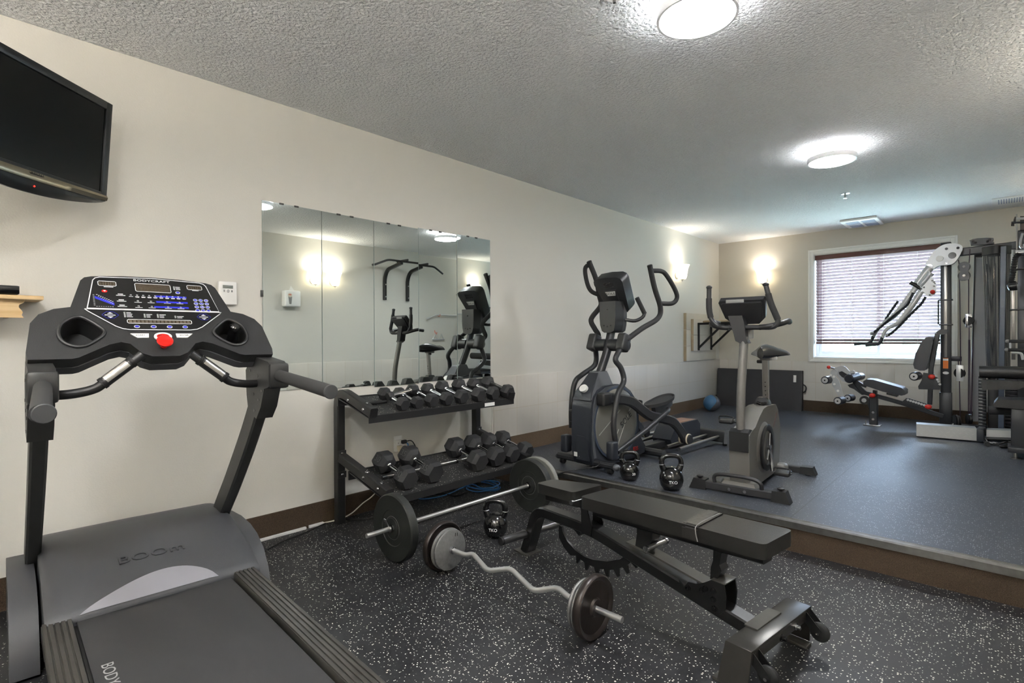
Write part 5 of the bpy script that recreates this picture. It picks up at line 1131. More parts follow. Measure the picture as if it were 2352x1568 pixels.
# press arm: upper link, adjuster quadrant, two long tubes with handles, chains
def gtube(nm, pts, r, m, k=4, n=12): G().tube(pts, r, n, k=k).out(nm, m, T)
gtube('press_arm', ((2.733,7.66,2.02),(2.692,7.66,1.962),(2.631,7.66,1.862),(2.593,7.66,1.803)), .042, 'gym_silver', 1, 16)
gtube('press_link', ((2.745,7.6,1.952),(2.705,7.6,1.89),(2.645,7.6,1.809)), .034, 'gym_plate', 1)
G().prism(((2.732,7.58,1.98),(2.751,7.58,1.903),(2.787,7.58,1.845),(2.798,7.58,1.769),(2.787,7.58,1.714),(2.747,7.58,1.681),(2.706,7.58,1.696),(2.654,7.58,1.765),(2.646,7.58,1.817),(2.684,7.58,1.909)), (0, .012, 0), .002, 1).out('adjuster_plate', 'gym_plate', T)
for p in ((2.759,7.572,1.86),(2.773,7.572,1.845),(2.784,7.572,1.83),(2.773,7.572,1.8),(2.737,7.572,1.7),(2.685,7.572,1.791)): G().cyl(p, V(p) + V((0, .01, 0)), .009, 10).out('adjuster_hole', 'black_gloss', T)
for p in ((2.763,7.56,1.733),): G().sph(p, .024).out('pull_knob', 'red_knob', T)
G().tube(((2.557,7.6,1.854),(2.607,7.6,1.822),(2.667,7.6,1.77)), .022, 12).out('cross_stub', 'black_plastic', T)
gtube('press_tube', ((2.605,7.62,1.795),(2.527,7.62,1.665),(2.417,7.62,1.496),(2.321,7.62,1.41),(2.263,7.62,1.352),(2.222,7.62,1.284),(2.201,7.62,1.239)), [.030, .030, .028, .020, .018, .018], 'gym_silver', 3, 14)
gtube('press_tube', ((2.667,7.52,1.746),(2.584,7.52,1.591),(2.492,7.52,1.442),(2.441,7.52,1.382),(2.366,7.52,1.34),(2.326,7.52,1.292),(2.302,7.52,1.224)), [.030, .030, .028, .020, .018, .018], 'gym_silver', 3, 14)
gtube('press_handle', ((2.201,7.62,1.244),(2.176,7.62,1.179),(2.142,7.62,1.156),(2.078,7.62,1.154),(2.002,7.62,1.145)), .018, 'gym_pad', 4)
gtube('press_handle', ((2.302,7.52,1.229),(2.282,7.52,1.17),(2.249,7.52,1.147),(2.187,7.52,1.143),(2.136,7.52,1.133)), .018, 'gym_pad', 4)
for q in (((2.588,7.56,1.735),(2.542,7.56,1.614),(2.495,7.56,1.558),(2.425,7.56,1.494),(2.321,7.56,1.39),(2.264,7.56,1.332),(2.202,7.56,1.278)), ((2.708,7.48,1.676),(2.671,7.48,1.604),(2.619,7.48,1.541),(2.543,7.48,1.45),(2.481,7.48,1.37),(2.419,7.48,1.3),(2.368,7.48,1.252)), ((2.436,7.66,1.653),(2.396,7.66,1.586),(2.34,7.66,1.49),(2.29,7.66,1.392),(2.216,7.66,1.304))):
    P = smooth_path(q, 5); g = G(); g.tube(P, [.012 if i % 2 else .0145 for i in range(len(P))], 8); g.out('chain', 'gym_metal', T)
for p in ((2.199,7.55,1.278),(2.35,7.55,1.253)): G().cyl(V(p) - V((.02, 0, .006)), V(p) + V((.02, 0, .006)), .018, 12).out('chain_hook', 'chrome', T)
# top beam, pulley housing
zb_ = 2.185
G().rtube([(xm - .0, YT, 2.17), (3.50, YT, 2.20)], .06, .085).out('top_beam', 'gym_metal', T)
pu_ = ((3.067,7.74,2.293),(3.095,7.74,2.303),(3.136,7.74,2.307),(3.204,7.74,2.304),(3.265,7.74,2.294),(3.265,7.74,2.276),(3.255,7.74,2.264),(3.271,7.74,2.244),(3.265,7.74,2.232),(3.078,7.74,2.241),(3.074,7.74,2.274))
G().prism(pu_, (0, .10, 0), .003, 1).out('pulley_housing', 'gym_metal', T)
for p in ((3.1,7.735,2.276),(3.119,7.735,2.26),(3.235,7.735,2.277),(3.216,7.735,2.26)): G().cyl(p, V(p) + V((0, .01, 0)), .012, 14).out('bolt', 'black_gloss', T)
G().cyl((3.271 - .06, YT, 2.13), (3.271 + .06, YT, 2.13), .03, 16).out('pulley', 'black_plastic', T)
# floating double pulley and cables
dp = ((2.984,7.72,2.047),(3.012,7.72,2.053),(3.037,7.72,2.051),(3.065,7.72,2.039),(3.07,7.72,2.002),(3.063,7.72,1.975),(3.058,7.72,1.952),(3.065,7.72,1.924),(3.07,7.72,1.892),(3.063,7.72,1.86),(3.033,7.72,1.858),(2.998,7.72,1.853),(2.982,7.72,1.871),(2.978,7.72,1.909),(2.987,7.72,1.94),(2.991,7.72,1.963),(2.982,7.72,1.992),(2.978,7.72,2.02))
G().prism(smooth_path(dp, 2, True), (0, .012, 0), .002, 1).out('double_pulley_plate', 'gym_metal', T)
G().prism(smooth_path([V(p) + V((0, .05, 0)) for p in dp], 2, True), (0, .012, 0), .002, 1).out('double_pulley_plate', 'gym_metal', T)
for p in ((3.023,7.752,2.006),(3.023,7.752,1.908)): tag_pulley(p, .055, (0, 1, 0)); G().cyl(V(p) - V((0, .038, 0)), V(p) - V((0, .03, 0)), .013, 14).out('bolt', 'black_gloss', T)
def cab(*pts): G().tube([V(p) for p in pts], .005, 6).out('steel_cable', 'cable_dark', T)
cab(*((3.072,7.75,2.197),(3.066,7.75,2.042))); cab(*((2.974,7.75,2.088),(2.984,7.75,2.022)))
cab(*((2.984,7.75,1.911),(2.991,7.75,1.198))); cab(*((3.061,7.75,1.904),(3.062,7.75,1.453))); cab(*((3.065,7.75,1.361),(3.065,7.75,1.197)))
cab(*((3.062,7.75,1.197),(3.059,7.75,0.349))); cab(*((3.07,7.75,1.197),(3.073,7.75,0.369))); cab(*((3.1,7.7,1.198),(3.085,7.7,0.339))); cab(*((2.984,7.75,0.765),(2.99,7.75,0.268))); cab(*((2.991,7.75,1.197),(2.994,7.75,0.882))); cab(*((2.974,7.75,0.974),(2.974,7.75,0.881)))
p = V((3.062,7.75,1.407)); G().bb(p - V((.028, .01, .075)), p + V((.028, .01, .075)), .003).out('pulley_bracket', 'chrome', T); tag_pulley(p, .05, (.5, 1, 0)); G().cyl(p - V((.05, 0, 0)), p + V((.05, 0, 0)), .009, 10).out('bolt', 'black_gloss', T)
G().bb((xm + .04, YT - .03, 0.957), (3.001, YT + .01, 1.011), .004).out('cable_arm', 'gym_metal', T)
p = V((2.985,7.75,0.826)); g = G(); tag_pulley(p, .055, (.6, 1, 0)); G().bb(p + V((-.03, -.02, -.09)), p + V((.035, -.012, .09)), .004).out('pulley_bracket', 'gym_silver', T)
# lower pulleys and base frame
for q, r in (((2.959,7.6,0.306), .07), ((2.974,7.66,0.291), .07), ((3.065,7.6,0.339), .055), ((3.074,7.64,0.335), .055)): tag_pulley(q, r, (1, .35, 0))
G().bb((xm - .05, 7.55, ZP), (xm + .05, 8.15, ZP + .06), .005).out('base_rail', 'gym_metal', T)
G().rtube([(xm + .05, 7.75, ZP + .045), (3.9, 7.55, ZP + .045)], .08, .075).out('base_rail', 'gym_metal', T)
G().tube(((2.897,7.5,0.234),(2.929,7.5,0.264),(2.95,7.5,0.285)), .012, 8).out('pull_pin', 'chrome', T)
# footrest of tread plate
mat('tread_plate', (186, 188, 188), .35, .55)
fa, fb = V((2.69,6.983,0.184)), V((3.13, 6.93, ZP)); fa = V((2.675, 6.99, ZP)); fb = V((3.15, 7.045, ZP))
fa.z = fb.z = ZP + .015; dd = (fb - fa).normalized(); nn_ = V((dd.y, -dd.x, 0))
g = G().prism([fa, fb, fb + V((0, 0, .125)), fa + V((0, 0, .125))], -nn_ * .16, .005, 2); fp = g.out('footrest', 'tread_plate', T)
g = G()
for i in range(9):
    for j in range(3):
        c = fa + dd * (.04 + i * .049 + (j % 2) * .02) + V((0, 0, .03 + j * .033)) + nn_ * .001; u = (dd + V((0, 0, .55 if (i + j) % 2 else -.75))).normalized() * .017; v = V((0, 0, .003))
        g.prism([c - u, c + v, c + u, c - v], nn_ * .0018)
g.out('tread_pattern', 'gym_silver', parent=fp)
G().bb((fb.x, fb.y - .02, ZP + .02), (fb.x + .055, fb.y + .12, ZP + .135), .006).out('footrest_end', 'gym_pad', T)
G().rtube([(fb.x - .1, fb.y + .1, ZP + .04), (xm + .02, 7.6, ZP + .04)], .05, .05).out('base_rail', 'gym_metal', T)
# bench: long inclined rail, post, seat, back pad, leg developer
YB_ = 7.62
G().rtube(((2.002,7.62,0.699),(2.1,7.62,0.572),(2.196,7.62,0.538),(2.473,7.62,0.464),(2.768,7.62,0.369),(2.851,7.62,0.345)), .06, .045, k=3).out('bench_rail', 'gym_metal', T)
bx = 2.206
G().rtube([(bx, 7.60, ZP), (bx, 7.60, 0.552)], .085, .075, up=(0, 1, 0)).out('bench_post', 'gym_metal', T)
G().bb((bx - .10, 7.53, ZP), (bx + .075, 7.68, ZP + .012), .003).out('post_foot', 'steel', T)
G().cyl((bx - .075, 7.56, ZP + .012), (bx - .075, 7.56, ZP + .06), .006, 8).out('foot_pin', 'steel', T)
for z in (ZP + .16, ZP + .08): G().cyl((bx, 7.55, z), (bx, 7.56, z), .014, 12).out('bolt', 'screw', T)
G().prism(((2.132,7.6,0.433),(2.171,7.6,0.458),(2.166,7.6,0.344),(2.142,7.6,0.422)), (0, .03, 0)).out('post_gusset', 'gym_metal', T)
p = V((2.111,7.6,0.471)); tag_pulley(p, .05, (0, 1, 0)); G().cyl(p - V((0, .03, 0)), p - V((0, .014, 0)), .025, 16).out('pulley_cap', 'gym_silver', T)
sd_ = ((2.115,7.5,0.706),(2.149,7.5,0.731),(2.215,7.5,0.728),(2.487,7.5,0.649),(2.518,7.5,0.619),(2.518,7.5,0.57),(2.487,7.5,0.559),(2.307,7.5,0.594),(2.139,7.5,0.651),(2.115,7.5,0.672))
G().prism(sd_, (0, .26, 0), .018, 3).out('seat_pad', 'gym_pad', T, sharp=60)
G().prism(((2.336,7.56,0.575),(2.44,7.56,0.549),(2.436,7.56,0.535),(2.336,7.56,0.558)), (0, .14, 0)).out('seat_slide', 'gym_metal', T)
G().prism(((2.198,7.58,0.598),(2.235,7.58,0.589),(2.235,7.58,0.544),(2.198,7.58,0.553)), (0, .08, 0), .004, 1).out('seat_stem', 'gym_metal', T)
G().prism(((2.485,7.56,0.486),(2.524,7.56,0.528),(2.551,7.56,0.529),(2.723,7.56,0.473),(2.76,7.56,0.412),(2.723,7.56,0.414),(2.489,7.56,0.47)), (0, .012, 0), .002, 1).out('ladder_plate', 'gym_metal', T)
for i in range(7):
    a, b = V((2.54,7.552,0.51)), V((2.688,7.552,0.463)); c = a.lerp(b, i / 6); G().cyl(c, c + V((0, .006, 0)), .013, 12).out('ladder_hole', 'gym_silver', T)
for q in ((2.201,7.54,0.539),(2.756,7.54,0.786),(2.726,7.54,0.448)): G().sph(q, .030, (1.1, .8, .9)).out('pull_knob', 'red_knob', T)
bk_ = ((2.637,7.52,1.112),(2.684,7.52,1.139),(2.718,7.52,1.134),(2.772,7.52,1.123),(2.755,7.52,1.039),(2.722,7.52,0.879),(2.697,7.52,0.836),(2.641,7.52,0.834),(2.599,7.52,0.859),(2.594,7.52,0.929))
bk_ = ((2.708,7.52,1.227),(2.734,7.52,1.233),(2.765,7.52,1.229),(2.767,7.52,1.166),(2.752,7.52,1.064),(2.711,7.52,0.877),(2.693,7.52,0.853),(2.652,7.52,0.851),(2.603,7.52,0.873),(2.592,7.52,0.92),(2.614,7.52,1.043),(2.66,7.52,1.166))
G().prism(bk_, (0, .26, 0), .02, 3).out('back_pad', 'gym_pad', T, sharp=60)
G().rtube(((2.801,7.64,1.268),(2.783,7.64,1.146),(2.764,7.64,1.024),(2.742,7.64,0.873),(2.741,7.64,0.778),(2.731,7.64,0.466)), .045, .045, up=(1, 0, 0)).out('back_post', 'gym_metal', T)
G().prism(((2.786,7.6,1.282),(2.822,7.6,1.31),(2.887,7.6,1.311),(2.889,7.6,1.272),(2.851,7.6,1.258),(2.808,7.6,1.254)), (0, .08, 0), .004, 1).out('post_cap', 'gym_metal', T)
G().prism(((2.755,7.62,1.165),(2.781,7.62,1.165),(2.781,7.62,1.132),(2.755,7.62,1.132)), (0, .05, 0)).out('pad_joint', 'gym_metal', T)
G().prism(((2.68,7.56,0.828),(2.773,7.56,0.816),(2.814,7.56,0.765),(2.835,7.56,0.692),(2.827,7.56,0.644),(2.638,7.56,0.638),(2.633,7.56,0.67),(2.663,7.56,0.736)), (0, .012, 0), .003, 1).out('adjuster_plate', 'gym_metal', T)
for p in ((2.79,7.552,0.796),(2.805,7.552,0.756),(2.815,7.552,0.734),(2.826,7.552,0.705)): G().cyl(p, V(p) + V((0, .006, 0)), .012, 10).out('adjuster_hole', 'gym_silver', T)
def roller(p, r=.048, L=.16, y=7.46):
    p = V(p); G().cyl(p, p + V((.02, L, 0)), r, 24, bev=.01).out('roller_pad', 'gym_pad', T); G().lathe([(0, -.004), (r * .45, -.004), (r * .72, -.002), (r * .72, 0)], p, (0.1, 1, 0), 20).out('roller_cap', 'gym_silver', T); G().cyl(p - V((0, .007, 0)), p, .009, 10).out('bolt', 'black_gloss', T)
for q in ((2.605,7.46,0.787),(1.72,7.46,0.7),(1.858,7.46,0.453)): roller(q)
for q in ((2.018,7.7,0.742),(1.917,7.7,0.471)): roller(q, .045, .15)
G().cyl(V((1.858,7.46,0.453)), V((1.89,7.84,0.457)), .012, 10).out('roller_axle', 'steel', T)
G().cyl(V((1.968,7.48,0.729)), V((1.968,7.48,0.729)) + V((.05, .20, .02)), .055, 24, bev=.012).out('thigh_pad', 'gym_pad', T)
G().prism(smooth_path(((1.747,7.6,0.788),(1.783,7.6,0.837),(1.845,7.6,0.871),(1.896,7.6,0.876),(1.936,7.6,0.843),(1.961,7.6,0.814),(1.996,7.6,0.827),(2.018,7.6,0.805),(2.014,7.6,0.759),(1.976,7.6,0.71),(1.926,7.6,0.679),(1.875,7.6,0.694),(1.835,7.6,0.739),(1.788,7.6,0.796)), 2, True), (0, .012, 0), .002, 1).out('leg_cam', 'gym_plate', T)
G().prism(((1.758,7.57,0.784),(1.8,7.57,0.845),(1.836,7.57,0.811),(1.815,7.57,0.74),(1.846,7.57,0.706),(1.901,7.57,0.51),(1.84,7.57,0.506),(1.779,7.57,0.632),(1.748,7.57,0.748)), (0, .012, 0), .002, 1).out('leg_arm', 'gym_plate', T)
for p in ((1.801,7.562,0.649),(1.84,7.562,0.569),(1.796,7.562,0.742),(1.762,7.562,0.759)): G().cyl(p, V(p) + V((0, .006, 0)), .014, 12).out('arm_hole', 'white_plastic', T)
G().tube(((1.815,7.52,0.845),(1.769,7.52,0.858)), .010, 10).out('pin_stem', 'chrome', T); G().sph((1.75,7.52,0.86), .022).out('pull_knob', 'red_knob', T)
G().prism(((1.847,7.59,0.799),(1.877,7.59,0.812),(1.968,7.59,0.757),(2.134,7.59,0.639),(2.124,7.59,0.621),(2.086,7.59,0.636),(1.948,7.59,0.704),(1.877,7.59,0.741),(1.847,7.59,0.775)), (0, .04, 0), .004, 1).out('leg_link', 'gym_metal', T)
G().prism(((1.936,7.6,0.644),(2.006,7.6,0.677),(2.094,7.6,0.59),(2.103,7.6,0.533),(2.084,7.6,0.532),(2.005,7.6,0.596),(1.956,7.6,0.616)), (0, .05, 0), .004, 1).out('leg_bracket', 'gym_metal', T)
# weight stack behind its mesh shroud
YS = 7.62; sx0, sx1 = 3.149, 3.212
for k in range(16):
    z = ZP + .10 + k * .034; G().bb((sx0, 7.50, z), (sx1 + .0, 7.66, z + .028), .002).out('weight_plate', 'gym_metal', T)
    G().bb((sx0 + .005, 7.497, z + .0275), (sx1 - .03, 7.50, z + .0315)).out('plate_edge', 'gym_silver', T) if k % 1 == 0 else None
sx2, sx3 = 3.355, 3.434
for k in range(14): z = ZP + .10 + k * .040; G().bb((sx2, 7.56, z), (sx3 + .05, 7.72, z + .034), .003).out('weight_plate', 'gym_metal', T)
G().bb((sx1 + .01, 7.58, ZP), (3.31, 7.62, .80), .004).out('lower_shroud', 'black_plastic', T)
# perforated mesh
ms_ = bpy.data.materials.new('shroud_mesh'); ms_.use_nodes = True; N = ms_.node_tree.nodes; L = ms_.node_tree.links; p_ = N['Principled BSDF']; p_.inputs['Base Color'].default_value = lin((38, 38, 42)); p_.inputs['Roughness'].default_value = .5
g_ = N.new('ShaderNodeNewGeometry'); v_ = N.new('ShaderNodeTexVoronoi'); v_.inputs['Scale'].default_value = 150; v_.inputs['Randomness'].default_value = 0; L.new(g_.outputs['Position'], v_.inputs['Vector'])
c_ = N.new('ShaderNodeMath'); c_.operation = 'GREATER_THAN'; c_.inputs[1].default_value = .33; L.new(v_.outputs['Distance'], c_.inputs[0]); L.new(c_.outputs[0], p_.inputs['Alpha'])
MATS['shroud_mesh'] = ms_
x0_, x1_ = 3.184, 3.398
zt_, zb2 = 2.091, .80
g = G(); n = 14; vs = []
for i in range(n + 1):
    t = i / n; x = x0_ + (x1_ - x0_) * t; y = 7.52 - .10 * math.sin(PI * t)
    for z, sh in ((zt_, 0), (1.6, .012), (1.2, .02), (zb2, .03)): vs.append((x + sh * (1 - t), y, z))
g.mesh(vs, [(i * 4 + k, i * 4 + k + 1, i * 4 + k + 5, i * 4 + k + 4) for i in range(n) for k in range(3)]); g.out('mesh_shroud', 'shroud_mesh', T)
g = G(); pts = [(x0_ + (x1_ - x0_) * i / n, 7.515 - .10 * math.sin(PI * i / n), zt_ + .035) for i in range(n + 1)]; g.rtube(pts, .02, .09, c=.3); g.out('shroud_rim', 'black_plastic', T)
G().rtube([(3.345, 7.41, zt_ + .06), (3.333, 7.41, 1.1), (3.327, 7.41, ZP + .02)], .045, .03, up=(0, 1, 0), k=3).out('shroud_strip', 'ell_blue', T)
for a in (610, 705): G().tube([(0 + sx, 7.56, 2.0) for sx in ()] or [(x0_ + (x1_ - x0_) * (a - 560) / 335, 7.56, 2.0), (x0_ + (x1_ - x0_) * (a - 560) / 335 + .015, 7.56, .75)], .010, 10).out('guide_rod', 'chrome', T)
mat('shroud_grey', (150, 150, 154), .7, alpha=.75)
G().prism(((3.111,7.9,2.113),(3.17,7.9,2.106),(3.201,7.9,1.196),(3.202,7.9,0.291),(3.09,7.9,0.279),(3.09,7.9,1.197)), (0, .004, 0)).out('rear_shroud', 'shroud_grey', T)
G().tube(((3.11,7.88,2.153),(3.096,7.88,1.446),(3.09,7.88,1.197),(3.08,7.88,0.356)), .007, 8).out('shroud_edge', 'black_plastic', T)
G().prism(((3.108,7.88,2.162),(3.17,7.88,2.16),(3.17,7.88,2.109),(3.111,7.88,2.115)), (0, .03, 0), .004, 1).out('shroud_cap', 'black_plastic', T)
# right tower with lat pulley head, rope, grips
xr = 3.479
G().bb((xr - .03, 7.27, ZP), (xr + .07, 7.36, 2.28), .006).out('rear_tower', 'gym_metal', T)
G().bb((xr - .075, 7.30, 1.0), (xr - .045, 7.34, 2.1), .003).out('chrome_strip', 'steel', T)
for z in (1.49, 1.89): G().bb((xr - .09, 7.26, z), (xr + .08, 7.37, z + .014), .003).out('clamp_band', 'black_plastic', T)
Pt = ((3.439,7.2,2.252),(3.483,7.2,2.254),(3.492,7.2,2.228),(3.492,7.2,2.114),(3.46,7.2,2.07),(3.439,7.2,2.072))
G().prism(Pt, (0, .10, 0), .004, 1).out('head_bracket', 'gym_metal', T)
for a in (((3.403,7.18,2.36),(3.424,7.18,2.357),(3.424,7.18,2.32),(3.4,7.18,2.324)), ((3.427,7.18,2.405),(3.44,7.18,2.403),(3.44,7.18,2.358),(3.418,7.18,2.362),(3.418,7.18,2.374)), ((3.465,7.18,2.403),(3.494,7.18,2.398),(3.494,7.18,2.265),(3.465,7.18,2.269))): G().prism(a, (0, .05, 0), .003, 1).out('head_block', 'iron_black', T)
G().tube(((3.438,7.17,2.381),(3.494,7.17,2.375)), .012, 10).out('head_pin', 'gym_plate', T); G().tube(((3.409,7.17,2.345),(3.494,7.17,2.338)), .010, 10).out('head_pin', 'gym_metal', T)
G().tube(((3.44,7.17,2.426),(3.442,7.17,2.068)), .006, 8).out('head_rod', 'steel', T)
G().tube(((3.481,7.08,2.221),(3.471,7.08,2.182),(3.464,7.08,2.135),(3.467,7.08,2.095),(3.484,7.08,2.077),(3.49,7.08,2.116)), .010, 8, k=4).out('carabiner', 'chrome', T)
G().cyl(V((3.481,7.08,2.037)) - V((.05, 0, 0)), V((3.481,7.08,2.037)) + V((.05, 0, 0)), .03, 14).out('rope_clamp', 'chrome', T)
rp = smooth_path(((3.458,7.06,2.025),(3.435,7.06,2),(3.423,7.06,1.937),(3.414,7.06,1.85),(3.403,7.06,1.778),(3.4,7.06,1.746)), 10)
g = G().tube(rp, [.020 + .005 * (i % 3 == 0) for i in range(len(rp))], 10); g.out('rope', 'black_rubber', T)
g = G(); R = ((3.373,7.06,1.712),(3.449,7.06,1.723)); a, b = V(R[0]), V(R[1]); g.tube([a, a.lerp(b, .15), a.lerp(b, .5), a.lerp(b, .85), b], [.02, .042, .045, .045, .02], 16, k=3); g.out('rope_end', 'black_gloss', T)
for q in (((3.376,6.9,1.187),(3.49,6.9,1.185)), ((3.371,6.9,1.106),(3.49,6.9,1.104))): G().tube(q, .016, 12).out('hand_grip', 'grip_foam', T); G().sph(q[0], .018).out('grip_end', 'mid_grey', T)
G().tube(((3.402,6.9,1.079),(3.456,6.9,1.076),(3.473,6.9,1.061),(3.482,6.9,1.014)), .012, 10, k=3).out('grip_frame', 'gym_silver', T); G().tube(((3.394,6.9,1.185),(3.395,6.9,1.099)), .008, 8).out('grip_frame', 'gym_silver', T)
# front station: rolled pad, seat, post
YF = 6.55
a, b = ((3.184,6.55,0.887),(3.482,6.55,0.892)); b = tuple(V(b) + V((.25, 0, 0)))
G().tube([V(a) + V((0, 0, .02)), V(b) + V((0, 0, .02))], .056, 24).out('arm_pad', 'vinyl', T)
G().prism(((3.2,6.52,0.836),(3.482,6.52,0.835),(3.482,6.52,0.784),(3.441,6.52,0.759),(3.205,6.52,0.744),(3.197,6.52,0.79)), (0, .10, 0), .02, 3).out('arm_pad_base', 'vinyl', T)
sp_ = ((3.284,6.35,0.636),(3.312,6.35,0.679),(3.479,6.35,0.691),(3.479,6.35,0.613),(3.424,6.35,0.606),(3.284,6.35,0.608))
G().prism([tuple(V(p) + (V((.2, 0, 0)) if i in (2, 3) else V((0, 0, 0)))) for i, p in enumerate(sp_)], (0, .30, 0), .018, 3).out('seat_pad', 'vinyl', T, sharp=60)
G().tube(((3.248,6.6,0.552),(3.426,6.6,0.564)), .04, 20).out('knee_roller', 'grip_foam', T)
px_ = 3.457
G().bb((px_ - .06, 6.40, ZP + .08), (px_ + .06, 6.50, .60), .006).out('front_post', 'gym_metal', T)
G().bb((px_ - .08, 6.28, ZP + .055), (px_ + .3, 6.55, ZP + .10), .004).out('front_base', 'gym_metal', T)
for x in (px_ - .03, px_ + .2): G().lathe([(.035, 0), (.04, .003), (.04, .008), (.012, .014), (.012, .055), (0, .055)], (x, 6.32, ZP), n=20).out('levelling_foot', 'steel', T)
G().rtube([(px_ + .02, 6.5, ZP + .07), (px_ + .02, 7.6, ZP + .07)], .07, .06).out('base_rail', 'gym_metal', T)
fr = ((3.221,7.15,0.297),(3.431,7.15,0.313))
G().prism([V(fr[0]), V(fr[1]), V(fr[1]) - V((0, 0, .07)), V(fr[0]) - V((0, 0, .07))], (0, .14, 0), .004, 1).out('rear_footrest', 'tread_plate', T)
G().tube([V(fr[0]) - V((0, 0, .09)), V(fr[1]) - V((0, 0, .09))], .02, 12).out('foot_tube', 'black_metal', T)
G().bb(V(fr[0]) + V((-.06, -.01, -.06)), V(fr[0]) + V((-.005, .1, .02)), .004).out('tube_end', 'gym_metal', T)
# accessories on the floor
T2 = thing('cable_bar', 'short chrome cable attachment bar lying on the floor by the tread-plate footrest', 'bar', (3.2, 6.8, ZP))
pa, pb = V((3.172,7.474,0.206)), V((3.233,6.857,0.196)); pa.z = ZP + .022; pb.z = ZP + .022
G().tube([pa, pb], .02, 16).out('bar_tube', 'chrome', T2); G().tube([pb - (pb - pa).normalized() * .03, pb + (pb - pa).normalized() * .006], .022, 16).out('bar_grip', 'black_rubber', T2)
T2 = thing('ankle_strap', 'black ankle strap with a metal ring lying on the floor under the front gym seat', 'strap', (3.35, 6.7, ZP))
q = [V(p) for p in ((3.246,6.99,0.186),(3.282,6.968,0.186),(3.324,6.965,0.196),(3.359,7.066,0.206),(3.395,7.069,0.206),(3.389,6.982,0.186),(3.331,6.826,0.186),(3.417,6.929,0.186))]
G().rtube(q, .035, .012, k=4).out('strap_band', 'black_rubber', T2); G().tube([q[5] + V((.035 * math.cos(a) - .12, .025 * math.sin(a), .012)) for a in [2 * PI * i / 12 for i in range(12)]], .005, 8, closed=True).out('strap_ring', 'chrome', T2)

# ---------------------------------------------------------------- ceiling fittings
T = thing('exhaust_vent', 'white square ceiling vent with four grilles near the window', 'vent', (2.0, 8.18, ZC - .03))
G().bb((1.80, 7.86, ZC - .03), (2.20, 8.40, ZC), .008, 2).out('vent_cover', 'white_plastic', T)
mat('vent_grille', (150, 158, 178), .6)
for x in (1.85, 2.02):
    for y in (7.93, 8.16): G().bb((x, y, ZC - .032), (x + .14, y + .19, ZC - .0295), .001).out('grille', 'vent_grille', T)
T = thing('ceiling_register', 'white slotted ceiling register at the right above the gym', 'vent', (3.45, 8.0, ZC - .008))
G().bb((3.25, 7.80, ZC - .008), (3.80, 8.20, ZC), .003).out('register_frame', 'white_plastic', T)
for i in range(22): G().bb((3.30 + i * .021, 7.87, ZC - .0105), (3.309 + i * .021, 8.13, ZC - .0075)).out('register_slot', 'vent_grille', T)
T = thing('fire_sprinkler', 'small chrome ceiling sprinkler in front of the exhaust vent', 'sprinkler', (2.133, 6.447, ZC - .05))
G().lathe([(0, -.006), (.03, -.006), (.045, -.001), (.045, 0), (0, 0)], (2.133, 6.447, ZC), n=24).out('escutcheon', 'chrome', T)
G().cyl((2.133, 6.447, ZC - .04), (2.133, 6.447, ZC), .009, 12).out('nozzle', 'steel', T); G().cyl((2.133, 6.447, ZC - .048), (2.133, 6.447, ZC - .045), .018, 16).out('deflector', 'chrome', T)
T = thing('fire_sprinkler', 'white-rimmed ceiling sprinkler at the top edge near the closest ceiling lamp', 'sprinkler', (2.12, 2.0, ZC - .04))
G().lathe([(0, -.004), (.02, -.012), (.035, -.012), (.045, -.001), (.045, 0), (0, 0)], (2.12, 2.01, ZC), n=28).out('escutcheon', 'white_plastic', T)
G().cyl((2.12, 2.01, ZC - .035), (2.12, 2.01, ZC - .008), .007, 10).out('nozzle', 'steel', T); G().cyl((2.12, 2.01, ZC - .034), (2.12, 2.01, ZC - .018), .003, 8).out('glass_bulb', 'red_plastic', T)

# ---------------------------------------------------------------- right wall, seen in the mirrors
T = thing('wipes_dispenser', 'white wall wipes dispenser on the right wall, seen in the first mirror', 'dispenser', (XR, 3.42, 1.70))
G().bb((XR - .12, 3.30, 1.70), (XR, 3.53, 1.93), .02, 3).out('case', 'white_plastic', T, sharp=60)
G().prism([(XR - .118, 3.37 + .03 * math.cos(a), 1.86 + .03 * math.sin(a)) for a in [2 * PI * i / 20 for i in range(20)]], (-.004, 0, 0)).out('round_label', 'cream_plastic', T)
G().bb((XR - .1235, 3.352, 1.862), (XR - .1225, 3.388, 1.872)).out('label_print', 'red_plastic', T)
G().prism([(XR - .119, 3.345, 1.84), (XR - .119, 3.40, 1.84), (XR - .119, 3.39, 1.735), (XR - .119, 3.36, 1.735)], (-.003, 0, 0)).out('dispenser_window', 'mid_grey', T)
G().mesh([(XR - .06, 3.38, 1.93), (XR - .06, 3.46, 1.93), (XR - .065, 3.41, 2.0), (XR - .05, 3.42, 1.93)], [(0, 1, 2), (1, 3, 2), (3, 0, 2), (0, 3, 1)]).out('wipe', 'white_plastic', T)
T = thing('pull_up_bar', 'black wall-mounted pull-up bar on the right wall, seen in the mirrors', 'pull-up bar', (XR, 5.2, 1.87))
for y in (4.97, 5.42):
    G().rtube([(XR - .024, y, 1.87), (XR - .024, y, 2.22), (XR - .10, y, 2.36), (XR - .50, y, 2.43)], .05, .05, up=(1, 0, 0), fil=.12).out('bracket', 'black_metal', T)
    for z in (1.92, 2.12): G().lathe([(.014, 0), (.012, .006), (0, .008)], (XR - .055, y, z), (-1, 0, 0), 12).out('bolt', 'screw', T)
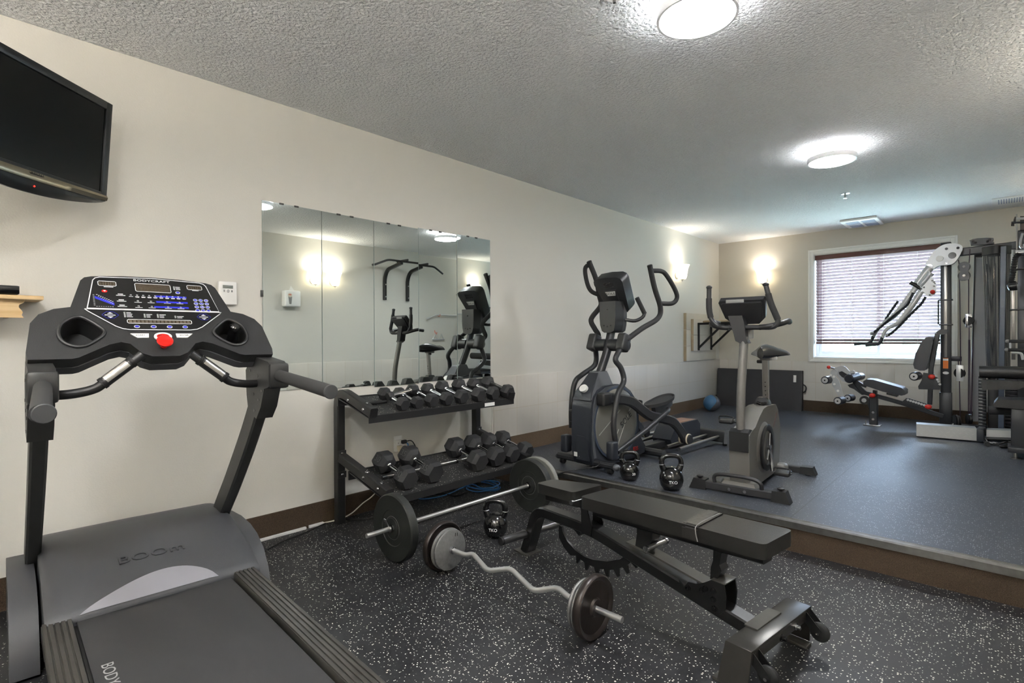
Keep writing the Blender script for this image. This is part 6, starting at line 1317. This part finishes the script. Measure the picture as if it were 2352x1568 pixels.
G().tube([(XR - .46, 4.50, 2.36), (XR - .50, 4.72, 2.455), (XR - .50, 5.68, 2.455), (XR - .46, 5.90, 2.36)], .016, 14, fil=.05).out('main_bar', 'black_metal', T)
for y in (4.97, 5.42): G().tube([(XR - .38, y, 2.46), (XR - .66, y, 2.46)], .017, 12).out('neutral_grip', 'grip_foam', T)
mat('orange_hook', (206, 92, 56), .4)
T = thing('lat_bar', 'chrome lat pulldown bar hanging on orange hooks on the right wall, seen in the mirror', 'bar', (XR - .05, 6.4, 1.6))
G().tube([(XR - .06, 5.86, 1.60), (XR - .06, 6.08, 1.68), (XR - .06, 7.0, 1.68), (XR - .06, 7.2, 1.60)], .014, 12, fil=.04).out('bar_tube', 'gym_silver', T)
for y in (6.15, 6.95):
    T3 = thing('wall_hook', 'orange wall hook holding the %s end of the lat bar' % ('near' if y < 6.5 else 'far'), 'hook', (XR, y, 1.66))
    G().tube([(XR, y, 1.69), (XR - .03, y, 1.66), (XR - .07, y, 1.655), (XR - .085, y, 1.69)], .005, 8, k=4).out('hook_wire', 'orange_hook', T3)
T = thing('row_handle', 'chrome triangular row handle hanging on the right wall, seen in the mirror', 'handle', (XR - .04, 6.13, 1.24))
G().tube([(XR - .04, 6.0, 1.24), (XR - .04, 6.28, 1.24)], .012, 10).out('base_bar', 'gym_silver', T)
for y in (6.07, 6.21): G().tube([(XR - .04, y - .05, 1.24), (XR - .04, y, 1.34), (XR - .04, y + .05, 1.24)], .009, 8).out('triangle_wire', 'gym_silver', T)
T3 = thing('wall_hook', 'orange wall hook above the triangular row handle', 'hook', (XR, 6.10, 1.36)); G().tube([(XR, 6.09, 1.40), (XR - .02, 6.09, 1.345), (XR - .05, 6.09, 1.335), (XR - .06, 6.09, 1.37)], .006, 8, k=4).out('hook_wire', 'orange_hook', T3)
p='/workdir/t/'
def sub(f,*prs):
    s=open(p+f).read()
    for a,b in prs:
        if a not in s: print('MISSING',f,a[:70])
        s=s.replace(a,b)
    open(p+f,'w').write(s)
